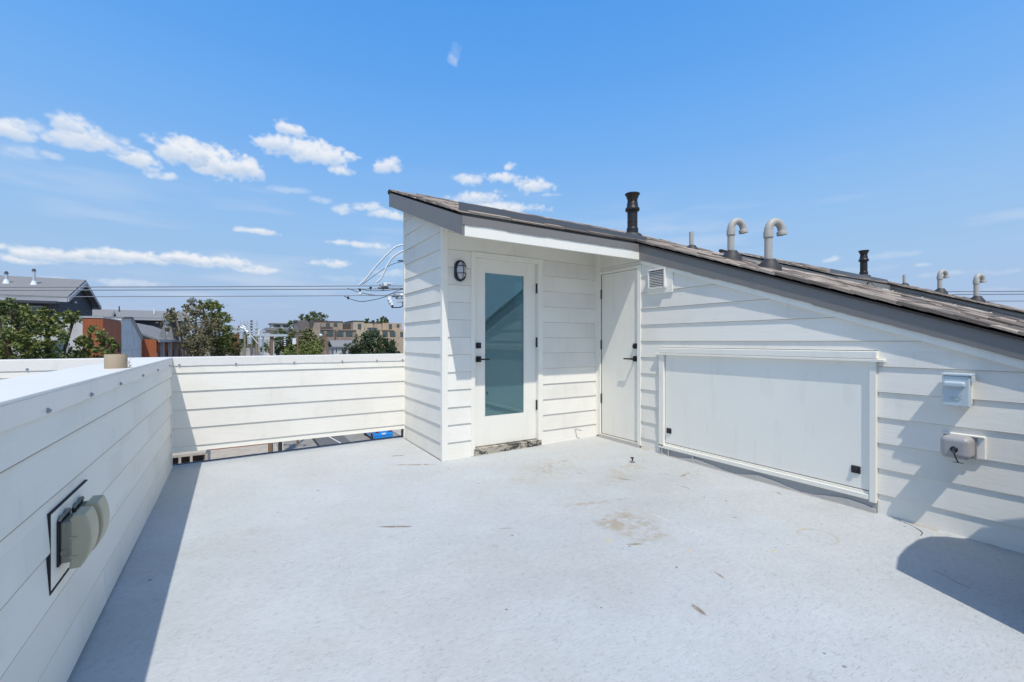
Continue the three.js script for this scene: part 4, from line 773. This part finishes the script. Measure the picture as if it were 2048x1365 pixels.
{ // low white carport seen under the parapet
  const t = thing('carport', 'low white carport with dark bays beside the pavement below', 'carport', [-2.6, -8.5, -37]);
  local(t, () => {
    mesh('roof_beam', bx(-5.4, -1.66, -6.12, -5.95, -36.2, -35, .01), M.walk, t); mesh('back_wall', bx(-5.4, -1.66, -8.5, -6.12, -41.3, -41, 0), M.walk, t); mesh('roof_slab', bx(-5.4, -1.66, -6.12, -5.96, -41.3, -36.201, 0), M.walk, t); mesh('end_wall', bx(-1.78, -1.66, -8.5, -6.121, -41, -35.2, 0), M.walk, t); mesh('end_wall', bx(-5.4, -5.28, -8.5, -6.121, -41, -35.2, 0), M.walk, t);
    for (const x of [-4.3, -3.09, -2.5, -1.70]) mesh('post', bx(x, x + .14, -8.5, -6.12, -35.15, -35.0, .01), M.walk, t);
    for (const x of [-3.6, -2.75, -2.0]) mesh('ceiling_lamp', bx(x, x + .12, -6.21, -6.181, -35.5, -35.38, .01), M.porcelain, t);
  });
}

// ------------------------------------------------------------------ power poles and wires
function pole(name, label, x, z, top, r, mat, build, lean = 0) {
  const y0 = terrain(z), t = thing(name, label, 'utility pole', [x, y0, z], YAW); const h = top - y0;
  mesh('shaft', rod([lean, 0, 0], [0, h, 0], r * 1.35, r, 12), mat, t); build?.(t, h); return t;
}
const insul = (parent, x, y, z, len = .35, r = .06) => { const p = [[.015, 0]]; for (let i = 0; i < 5; i++) { const yy = -len * (i + .2) / 5; p.push([.025, yy], [r, yy - len * .06], [r * .95, yy - len * .1], [.025, yy - len * .12]); } p.push([.02, -len], [0, -len]); const g = lathe(p, 12); g.translate(x, y, z); mesh('insulator', g, M.galv, parent); };
const arm = (t, x0, x1, y, z = -.14, s = .07) => mesh('crossarm', bx(x0, x1, y - s, y + s, z - s * .7, z + s * .7, .01), M.galv, t);
pole('utility_pole', 'wooden pole with one long pale crossarm by the street corner', 2.47, -40.82, 2.0, .14, M.wood, (t, h) => {
  arm(t, -1.23, 1.36, h - .32, .2, .09); insul(t, -.16, h - .55, .2, .6, .09); insul(t, 1.15, h - .45, .2, .75, .1); mesh('cutout', rod([-.98, h - .3, .2], [-.85, h + .12, .2], .09, .09, 10), M.porcelain, t);
  mesh('conduit', rod([.17, 0, .05], [.17, h - .8, .05], .05, .05, 8), M.galv, t); mesh('jumper', tube([[-1, h - .4, .2], [-.6, h - .75, .2], [-.2, h - .7, .2]], .018, 16, 5), M.cable, t); mesh('jumper', tube([[.2, h - .7, .2], [.7, h - .78, .2], [1.15, h - .6, .2]], .018, 16, 5), M.cable, t);
}, -.12);
pole('utility_pole', 'slim grey pole crowded with cutouts in the pole cluster', .75, -52.47, 2.87, .10, M.greyWood, (t, h) => {
  arm(t, -1.15, 2.2, h - .66, .15, .08); mesh('cutout_cluster', merge([rod([-.3, h - .3, .2], [.3, h - .45, .2], .13, .1), rod([.1, h - .5, .2], [.45, h - .75, .2], .1, .1), rod([-.1, h - .1, .2], [.2, h - .3, .2], .08, .1)]), M.porcelain, t); mesh('stay', rod([.3, h - .6, .1], [1.4, h - 1.9, .1], .03), M.porcelain, t); for (const x of [-.9, -.5, 1.4, 2.0]) insul(t, x, h - .3, .15, .28, .07);
});
pole('utility_pole', 'tall distant pole with three stacked crossarms', 1.77, -69.48, 4.04, .13, M.wood, (t, h) => { for (const y of [.4, .75, 1.15]) { arm(t, -1.5, 1.0, h - y, .15, .07); for (const x of [-1.4, -.9, -.45, .8]) insul(t, x, h - y + .35, .15, .28, .06); } });
pole('utility_pole', 'weathered pole with pale transformer cans in the pole cluster', 1.97, -57.59, 2.6, .12, M.greyWood, (t, h) => {
  for (const [x, y] of [[-.72, -1.3], [.5, -1.55]]) { const c = sub('transformer', t); mesh('can', clean(new THREE.CylinderGeometry(.27, .25, .85, 18).translate(x, h + y, .1)), M.galv, c); mesh('lid', clean(new THREE.CylinderGeometry(.2, .28, .09, 18).translate(x, h + y + .47, .1)), M.galv, c); mesh('bushing', rod([x, h + y + .5, .1], [x + .1, h + y + .85, .1], .05, .03), M.porcelain, c); }
  arm(t, -1.4, 1.1, h - .55, .15, .06);
});
pole('utility_pole', 'far wooden pole beside the green trees with small arms', .36, -82.11, 3.62, .13, M.wood, (t, h) => { arm(t, -1.2, 1.2, h - .4, .15, .07); arm(t, -.9, .9, h - 1.0, .15, .07); mesh('transformer', clean(new THREE.CylinderGeometry(.3, .3, .9, 16).translate(.5, h - 1.6, .1)), M.galv, t); });
pole('utility_pole', 'thin brown pole carrying one white meter cabinet', 4.94, -46.34, 1.87, .075, M.wood, (t, h) => { mesh('cabinet', bx(-.42, -.1, h - .95, h - .42, -.08, .16, .02), M.porcelain, t); mesh('bracket', bx(-.62, .02, h - .4, h - .36, .0, .05, .01), M.galv, t); });
pole('utility_pole', 'leaning brown pole with pale street lamp head before the taupe townhouses', 8.16, -51.4, 1.96, .12, M.wood, (t, h) => { mesh('lamp_arm', rod([0, h - .25, 0], [-.4, h - .12, .1], .03), M.galv, t); mesh('lamp_head', clean(new THREE.SphereGeometry(.17, 14, 10).scale(1, .9, 1).translate(-.42, h - .1, .1)), M.porcelain, t); mesh('cross_piece', rod([-.35, h - .35, .06], [.25, h + .1, .06], .06), M.wood, t); mesh('stay', rod([-.35, h - 1.4, .05], [.3, h - 2.6, .05], .03), M.greyWood, t); }, 1.7);
{ const t = pole('steel_post', 'dark brown post with white edge strip standing by the road below', 3.12, -41.59, -.9, .11, std({ color: lin(.05, .03, .025), roughness: .8 }), (t, h) => { mesh('marker_strip', bx(.2, .26, 0, h - .4, -.03, .03, .01), M.porcelain, t); }); t.userData.category = 'post'; }
// the near pole stands behind the rooftop house; its arm, fittings and wires reach past the corner
{
  const P0 = [5.45, -8.5, -14.27], t = thing('utility_pole', 'near utility pole behind the house corner with arm and white insulators', 'utility pole', P0, YAW);
  const h = v => v + 8.5;
  mesh('shaft', rod([0, 0, 0], [0, h(4.9), 0], .17, .13, 14), M.wood, t);
  arm(t, -.98, .9, h(2.60), .0, .075); mesh('brace', rod([-.6, h(2.5), .0], [-.1, h(2.1), .0], .025), M.galv, t);
  mesh('hook', tube([[-.78, h(2.55), .08], [-.78, h(2.40), .1], [-.86, h(2.36), .1], [-1.1, h(2.35), .1]], .02, 14, 6), M.darkCable, t);
  mesh('cutout_body', merge([rod([-1.24, h(2.72), .1], [-1.13, h(2.42), .1], .05, .06, 12), rod([-1.25, h(2.62), .1], [-1.21, h(2.60), .1], .075, .075, 12), rod([-1.2, h(2.53), .1], [-1.17, h(2.5), .1], .075, .075, 12)]), M.porcelain, t);
  mesh('cutout_foot', rod([-1.13, h(2.42), .1], [-1.12, h(2.33), .1], .05, .02, 8), M.darkCable, t);
  mesh('pin_insulator', lathe([[.02, 0], [.075, .02], [.08, .06], [.05, .08], [.06, .11], [.03, .13], [0, .135]], 14).translate(-.83, h(2.71), .0), M.porcelain, t);
  mesh('pin', rod([-.83, h(2.6), 0], [-.83, h(2.72), 0], .015), M.darkCable, t);
  mesh('bracket', merge([rod([-.95, h(3.92), .05], [0, h(3.95), .05], .025), rod([-.62, h(3.98), .05], [-.62, h(3.45), .05], .03, .025), rod([-.7, h(3.5), .05], [-.58, h(3.45), .05], .03), rod([-.6, h(3.98), .05], [-.55, h(4.05), .05], .05)]), M.darkCable, t);
  const strings = [[3.085, -1.55, -.68], [3.015, -1.32, -.6], [2.76, -1.95, -1.2]];
  for (const [y, a, b] of strings) { const parts = []; for (let x = a; x < b; x += .055) parts.push(rod([x, h(y), .02], [x + .022, h(y), .02], .022, .022, 8)); mesh('dead_end_insulator', merge(parts), M.cable, t); }
  for (const [x, y, r] of [[-1.5, 3.03, .07], [-1.03, 2.75, .08]]) mesh('clamp_cluster', merge([rod([x - .12, h(y), .03], [x + .12, h(y - .01), .03], r * .6, r * .5), rod([x - .05, h(y + .1), .03], [x + .05, h(y - .1), .03], r * .5), rod([x + .02, h(y + .12), .03], [x + .3, h(y + .11), .03], .022)]), M.cable, t);
  mesh('splice_box', merge([bx(-1.42, -1.30, h(3.07), h(3.19), -.04, .08, .02), rod([-1.3, h(3.16), .02], [-1.12, h(3.17), .02], .02)]), M.porcelain, t); mesh('splice_clamp', bx(-1.5, -1.28, h(2.99), h(3.06), -.03, .08, .02), M.darkCable, t);
  for (const [x, y] of [[-1.87, 3.05], [-2.23, 2.97], [-2.63, 2.72]]) mesh('drop_clamp', merge([rod([x, h(y), .02], [x, h(y - .1), .02], .05, .012, 8)]), M.darkCable, t);
  mesh('small_cutout', bx(-2.27, -2.17, h(2.78), h(2.88), -.03, .06, .02), M.porcelain, t);
  // conduits and jumpers between the wires and the pole
  const cur = (pts, r, n, m, label) => { const g = mesh(n, tube(pts, r, 48, 8), m); return tag(g, label, 'cable'); };
  const w = (px, y) => { const k = (px - 806) / 59.5; return [4.78 + k * .8502, y, -14.68 + k * .5265]; };
  cur([[3.51, 3.1, -15.47], [3.67, 3.26, -15.37], [3.98, 3.71, -15.18], [4.27, 4.08, -15.0], [4.55, 4.38, -14.82], [4.78, 4.47, -14.68], [5.4, 4.45, -14.3]], .03, 'riser_cable', M.porcelain, 'upper thick white cable curving up behind the house corner');
  cur([[4.01, 3.19, -15.16], [4.15, 3.34, -15.07], [4.29, 3.69, -14.98], [4.44, 3.98, -14.9], [4.62, 4.16, -14.78], [4.81, 4.27, -14.66], [5.4, 4.3, -14.3]], .03, 'riser_cable', M.porcelain, 'lower thick white cable curving up behind the house corner');
  cur([[3.62, 3.13, -15.4], [4.1, 3.55, -15.1], [4.45, 3.8, -14.9], [4.78, 3.9, -14.68], [5.4, 3.95, -14.3]], .009, 'jumper_cable', M.darkCable, 'thin dark lead rising between the white cables to the bracket');
  cur([w(716, 3.0), w(735, 2.93), w(765, 2.925), w(790, 2.96), w(830, 3.06)], .011, 'jumper_cable', M.darkCable, 'dark jumper sagging just under the top pair of wires');
  cur([w(695, 3.0), w(725, 2.84), w(755, 2.77), w(775, 2.78), w(800, 2.95), w(830, 3.0)], .011, 'jumper_cable', M.darkCable, 'dark jumper crossing from the top wires down past the lowest wire');
  cur([w(688, 2.74), w(705, 2.62), w(722, 2.56), w(745, 2.61), w(770, 2.72), w(800, 2.95), w(835, 3.0)], .011, 'jumper_cable', M.darkCable, 'deepest dark jumper looping below the lowest wire');
}
{
  const a = [4.78, -14.68], d = [.8502, .5265];
  const line = (y, k, label, r) => { const pts = []; for (const s of [-34, -26, -18, -13, -8, -4, 0, .7, 6, 14, 24, 34]) { const sag = s < 0 ? -.0009 * (s + 17) ** 2 + .26 : .2 * Math.sin(Math.min(1, s / 34) * Math.PI) * -1; pts.push([a[0] + d[0] * s - d[1] * k, y + (s < 0 ? -(1 - ((s + 17) / 17) ** 2) * .05 : sag), a[1] + d[1] * s + d[0] * k]); } tag(mesh('power_line', tube(pts, r, 160, 6), M.cable), label, 'power line', 'power lines'); };
  line(3.09, 0, 'topmost grey power line of the three crossing the sky', .016); line(3.015, -.25, 'middle grey power line close under the topmost one', .016); line(2.755, .1, 'lowest grey power line crossing the sky above the trees', .013);
}

// ------------------------------------------------------------------ trees
function leafGeo(blobs, n, size, seed, cols) {
  const r = rng(seed), pos = [], nor = [], col = [], vols = blobs.map((b) => b[3] ** 2), sum = vols.reduce((a, b) => a + b, 0);
  const e1 = new THREE.Vector3(), e2 = new THREE.Vector3(), nn = new THREE.Vector3();
  const twig = []; // leaves grow in tufts, so that the crown has gaps
  for (const [bx_, by, bz, br, sq = 1] of blobs) { const k = Math.max(3, Math.round(26 * br * br / (sum / blobs.length) * .8 + 6)); for (let i = 0; i < k; i++) { const a = r() * 6.283, c = r() * 2 - 1, q = br * Math.cbrt(.25 + .75 * r()), s = Math.sqrt(1 - c * c); twig.push([bx_ + Math.cos(a) * s * q, by + c * q * sq, bz + Math.sin(a) * s * q, br * (.22 + .2 * r())]); } }
  for (let i = 0; i < n; i++) {
    const t = twig[Math.floor(r() * twig.length)], g = () => (r() + r() + r() - 1.5) * .8;
    const c = [t[0] + g() * t[3], t[1] + g() * t[3], t[2] + g() * t[3]];
    nn.set(r() - .5, r() * .9 - .1, r() - .5).normalize(); e1.set(r() - .5, r() - .5, r() - .5).cross(nn).normalize(); e2.copy(nn).cross(e1);
    const L = size * (.7 + r() * .6), W = L * .5;
    const p = (a, b) => [c[0] + e1.x * a + e2.x * b, c[1] + e1.y * a + e2.y * b, c[2] + e1.z * a + e2.z * b];
    const A = p(-L / 2, 0), B = p(0, W / 2), C = p(L / 2, 0), D = p(0, -W / 2);
    pos.push(...A, ...C, ...B, ...A, ...D, ...C); for (let k = 0; k < 6; k++) nor.push(nn.x, nn.y, nn.z);
    const k1 = cols[Math.floor(r() * cols.length)], v = 1.0 + r() * .7; for (let k = 0; k < 6; k++) col.push(k1[0] * v, k1[1] * v, k1[2] * v);
  }
  const g = new THREE.BufferGeometry(); g.setAttribute('position', new THREE.Float32BufferAttribute(pos, 3)); g.setAttribute('normal', new THREE.Float32BufferAttribute(nor, 3)); g.setAttribute('color', new THREE.Float32BufferAttribute(col, 3)); return g;
}
M.leaf = new THREE.MeshPhysicalMaterial({ vertexColors: true, roughness: .75, transmission: .28, thickness: 0, side: THREE.DoubleSide });
M.bark = std({ color: lin(.11, .085, .065), map: woodMap, roughness: .95 }); M.paleBark = std({ color: lin(.36, .32, .27), map: woodMap, roughness: .95 });
// blobs are given in the tree's own frame: sideways, height, depth, radius
function tree(name, label, x, z, blobs, { n = 4000, size = .14, seed = 1, cols, trunk = .2, bark = M.bark, limbs = 8, group, fork = .45 }) {
  const t = thing(name, label, 'tree', [x, terrain(z), z], YAW, group), r = rng(seed + 900);
  const lo = Math.min(...blobs.map((b) => b[1])), hi = Math.max(...blobs.map((b) => b[1])), fy = lo * fork + .2, cx = blobs.reduce((s, b) => s + b[0], 0) / blobs.length;
  mesh('trunk', tube([[cx * .1, 0, 0], [cx * .1 + .1, fy * .5, .05], [cx * .4, fy, 0]], trunk, 16, 9), bark, t);
  blobs.slice().sort(() => r() - .5).slice(0, limbs).forEach((b) => { const s = [cx * .4, fy - .1, 0], m = [(s[0] + b[0]) / 2 + (r() - .5) * .3, (s[1] + b[1]) / 2 + .2, b[2] / 2], g = tube([s, m, [b[0], b[1] + b[3] * .3, b[2]]], trunk * .34, 14, 6); mesh('limb', g, bark, t); });
  mesh('crown', leafGeo(blobs, n, size, seed, cols), M.leaf, t); return t;
}
const green = [[.085, .12, .02], [.115, .145, .025], [.055, .085, .016], [.14, .155, .035]], olive = [[.12, .115, .045], [.15, .135, .06], [.09, .09, .035], [.17, .13, .06]], bright = [[.12, .155, .025], [.15, .18, .03], [.08, .115, .02], [.19, .19, .04]], deep = [[.035, .062, .018], [.05, .08, .022], [.028, .05, .016]], fall = [[.30, .13, .03], [.22, .12, .035], [.14, .13, .03]];
const px = (list, cx, ppm, d0, seed, base) => { const r = rng(seed); return list.map(([u, v, rad]) => [(u - cx) / ppm, 1.23 + (682.5 - v) / ppm - base, (r() - .5) * d0, rad / ppm]); };   // sizes as fractions of the crown
tree('leafy_tree', 'bushy green tree in front of the white and rust buildings', -5.82, -22.42, px([[8, 632, 20], [-25, 640, 34], [47, 592, 11], [46, 616, 17], [58, 652, 24], [84, 626, 13], [90, 655, 20], [118, 632, 15], [112, 672, 26], [152, 640, 11], [152, 675, 22], [180, 692, 17], [62, 694, 34], [16, 690, 32], [130, 706, 30], [182, 722, 22], [60, 735, 40], [120, 745, 40], [-30, 700, 40]], 90, 55.8, 2.2, 7, terrain(-22.42)), { n: 15000, size: .13, seed: 11, cols: bright.concat(green), trunk: .14, limbs: 12, fork: .6 });
tree('thin_tree', 'sparse olive tree with bare pale branches before the columned building', -3.71, -55.23, px([[372, 612, 20], [350, 628, 14], [395, 635, 26], [365, 650, 24], [410, 662, 26], [385, 680, 28], [420, 690, 22], [400, 705, 26], [430, 650, 18], [345, 615, 8]], 385, 19.8, 4, 8, terrain(-55.2)), { n: 6000, size: .24, seed: 12, cols: olive, trunk: .2, bark: M.paleBark, limbs: 10, fork: .7 });
tree('leafy_tree', 'taller green tree right beside the sparse olive one', -1.22, -57.21, px([[422, 608, 9], [440, 625, 20], [428, 645, 18], [458, 640, 14], [450, 665, 24], [460, 690, 20], [440, 700, 24], [425, 612, 9]], 445, 18.6, 4, 9, terrain(-57.2)), { n: 7500, size: .24, seed: 13, cols: green.concat(bright), trunk: .25, bark: M.paleBark, limbs: 6 });
tree('autumn_tree', 'small tree with orange leaves below the tall green one', .15, -55.6, px([[461, 676, 7], [468, 692, 8], [464, 705, 8]], 464, 19, 1.6, 10, terrain(-55.6)), { n: 1100, size: .22, seed: 14, cols: fall.concat(olive), trunk: .1, limbs: 3 });
tree('round_tree', 'round dense dark green tree in front of the cream townhouses', 14.33, -55.82, px([[720, 690, 22], [745, 680, 20], [738, 700, 30], [765, 700, 26], [782, 695, 18], [700, 705, 18], [725, 715, 30], [775, 715, 26], [792, 708, 10], [746, 668, 8]], 745, 16.2, 5, 11, terrain(-55.8)), { n: 9000, size: .3, seed: 15, cols: deep, trunk: .3, limbs: 6 });
tree('leafy_tree', 'spreading bright green tree beside the leaning pole', 7.34, -64, px([[575, 705, 18], [600, 702, 20], [625, 700, 16], [638, 705, 10], [560, 712, 12], [610, 715, 24], [590, 718, 22]], 600, 14.9, 5, 12, terrain(-64)), { n: 5200, size: .3, seed: 16, cols: bright, trunk: .22, limbs: 6 });
tree('leafy_tree', 'yellow green tree in front of the taupe townhouse side', 9.3, -78, px([[585, 672, 14], [600, 668, 12], [612, 682, 14], [590, 690, 18], [575, 695, 14], [610, 695, 14]], 598, 12.4, 5, 13, terrain(-78)), { n: 3800, size: .34, seed: 17, cols: bright.concat(olive), trunk: .22, limbs: 5 });
tree('dark_tree', 'dark tree behind the single crossarm of the corner pole', 6.2, -80, px([[540, 678, 18], [555, 685, 16], [530, 692, 16], [560, 700, 14], [545, 704, 20]], 545, 12.2, 5, 14, terrain(-80)), { n: 3600, size: .34, seed: 18, cols: deep.concat(green), trunk: .22, limbs: 4 });
tree('broad_tree', 'broad green tree rising behind the slanted townhouse roofs', 17.1, -136.5, px([[600, 645, 16], [620, 640, 16], [638, 640, 14], [585, 652, 12], [610, 655, 22], [645, 650, 12]], 615, 7.1, 9, 15, terrain(-136)), { n: 4200, size: .55, seed: 19, cols: green.concat(deep), trunk: .4, limbs: 5 });
[[772, 645, 7, 41], [802, 640, 8, 41.5], [790, 646, 8, 42], [735, 650, 5, 43]].forEach(([u, v, rad], i) => { const z = -118 - i * 3, w = [29.5, 34.3, 32.5, 24.5][i]; tree('distant_tree', ['distant tree top between the cream roof blocks', 'distant tree top beside the house corner over the cream roof', 'low distant tree top over the cream roof by the corner', 'small distant tree tip over the cream roofline'][i], w, z, px([[u, v, rad], [u - 6, v + 5, rad], [u + 5, v + 6, rad]], u, 7.6, 4, 30 + i, terrain(z)), { n: 1000, size: .5, seed: 50 + i, cols: green.concat(deep), trunk: .25, limbs: 2 }); });
[[470, 668, -175], [520, 668, -190], [535, 664, -185], [555, 662, -205], [575, 664, -195]].forEach(([u, v, z], i) => { const d = -z / .95, ppm = 892 / (d * .86), x = (u - 471) / 892 * -z * 1.38; tree('hill_tree', ['far tree on the rise left of the pole cluster', 'far tree on the rise just behind the pole cluster', 'far tree beside the low hilltop house', 'far tree behind the low hilltop house', 'far tree at the end of the hilltop house'][i], x, z, px([[0, v + 4, 10], [-10, v + 10, 10], [10, v + 9, 11], [0, v + 16, 14]], 0, ppm, 8, 60 + i, terrain(z)), { n: 1500, size: .8, seed: 70 + i, cols: green.concat(deep), trunk: .35, limbs: 2 }); });
{ // the wooded rise far behind, one mass
  const r = rng(99), blobs = []; for (let i = 0; i < 150; i++) { const z = -230 - r() * 90, x = -60 + r() * 260; blobs.push([x, terrain(z) + 2.2 + r() * 2.6, z, 2.5 + r() * 2.5, .8]); }
  const m = mesh('far_woods', leafGeo(blobs, 26000, 1.1, 98, deep.concat(green)), M.leaf); m.userData = { kind: 'stuff', label: 'far dark line of woods along the rise', category: 'woods' };
}

// ------------------------------------------------------------------ blue car on the street below
{
  const t = thing('parked_car', 'bright blue hatchback car seen from behind on the street below', 'car', [12.2, -8.49, -45.6]);
  const paint = new THREE.MeshPhysicalMaterial({ color: lin(.0, .22, .62), roughness: .3, clearcoat: 1, clearcoatRoughness: .06 }), tyre = std({ color: lin(.018, .018, .02), roughness: .85 });
  const L = 2.2, body = new THREE.Shape(); // side profile: z to the rear is positive
  [[-L, .38], [-L, .72], [-1.95, .86], [-1.1, .98], [.2, 1.02], [1.9, 1.02], [2.12, .92], [L, .6], [2.14, .32], [1.78, .26], [-1.7, .26]].forEach(([z, y], i) => (i ? body.lineTo(z, y) : body.moveTo(z, y)));
  const bg = new THREE.ExtrudeGeometry(body, { depth: 1.62, bevelEnabled: true, bevelSize: .07, bevelThickness: .1, bevelSegments: 4 }); bg.translate(0, 0, -.81); bg.rotateY(-Math.PI / 2); mesh('body', clean(bg), paint, t);
  const cab = new THREE.Shape(); [[-.95, .98], [-.25, 1.46], [1.1, 1.52], [1.55, 1.44], [2.06, 1.0]].forEach(([z, y], i) => (i ? cab.lineTo(z, y) : cab.moveTo(z, y)));
  const cg = new THREE.ExtrudeGeometry(cab, { depth: 1.3, bevelEnabled: true, bevelSize: .05, bevelThickness: .1, bevelSegments: 3 }); cg.translate(0, 0, -.65); cg.rotateY(-Math.PI / 2); mesh('cabin', clean(cg), paint, t);
  const slope = (u, v, q) => [u, 1.03 + v * .62, 2.135 - v * .72 + q];
  mesh('rear_window', prism([[-.6, .06], [.6, .06], [.52, .62], [-.52, .62]], slope, .03), M.window, t);
  for (const s of [-1, 1]) {
    mesh('side_window', prism([[-.6, 1.05], [1.5, 1.05], [1.15, 1.40], [-.1, 1.40]], (u, v, q) => [s * (.755 + q), v, u], .01), M.window, t);
    for (const z of [-1.38, 1.35]) { const w = sub('wheel', t); const g = new THREE.CylinderGeometry(.34, .34, .24, 26).rotateZ(Math.PI / 2).translate(s * .83, .34, z); mesh('tyre', clean(g), tyre, w); mesh('rim', clean(new THREE.CylinderGeometry(.21, .21, .02, 16).rotateZ(Math.PI / 2).translate(s * .955, .34, z)), M.black, w); }
    mesh('tail_light', bx(s * .62 - .18, s * .62 + .18, .86, .97, 2.17, 2.26, .03), std({ color: lin(.25, .01, .01), roughness: .2 }), t);
    mesh('mirror', bx(s * 1.0 - .1, s * 1.0 + .1, 1.02, 1.16, -.75, -.6, .03), M.black, t);
  }
  mesh('number_plate', bx(-.2, .2, .66, .80, 2.27, 2.285, .005), M.porcelain, t); mesh('bumper', bx(-.86, .86, .30, .46, 2.16, 2.30, .04), paint, t); mesh('spoiler', bx(-.6, .6, 1.5, 1.54, 1.35, 1.62, .015), paint, t);
}
renderer.render(scene, camera);
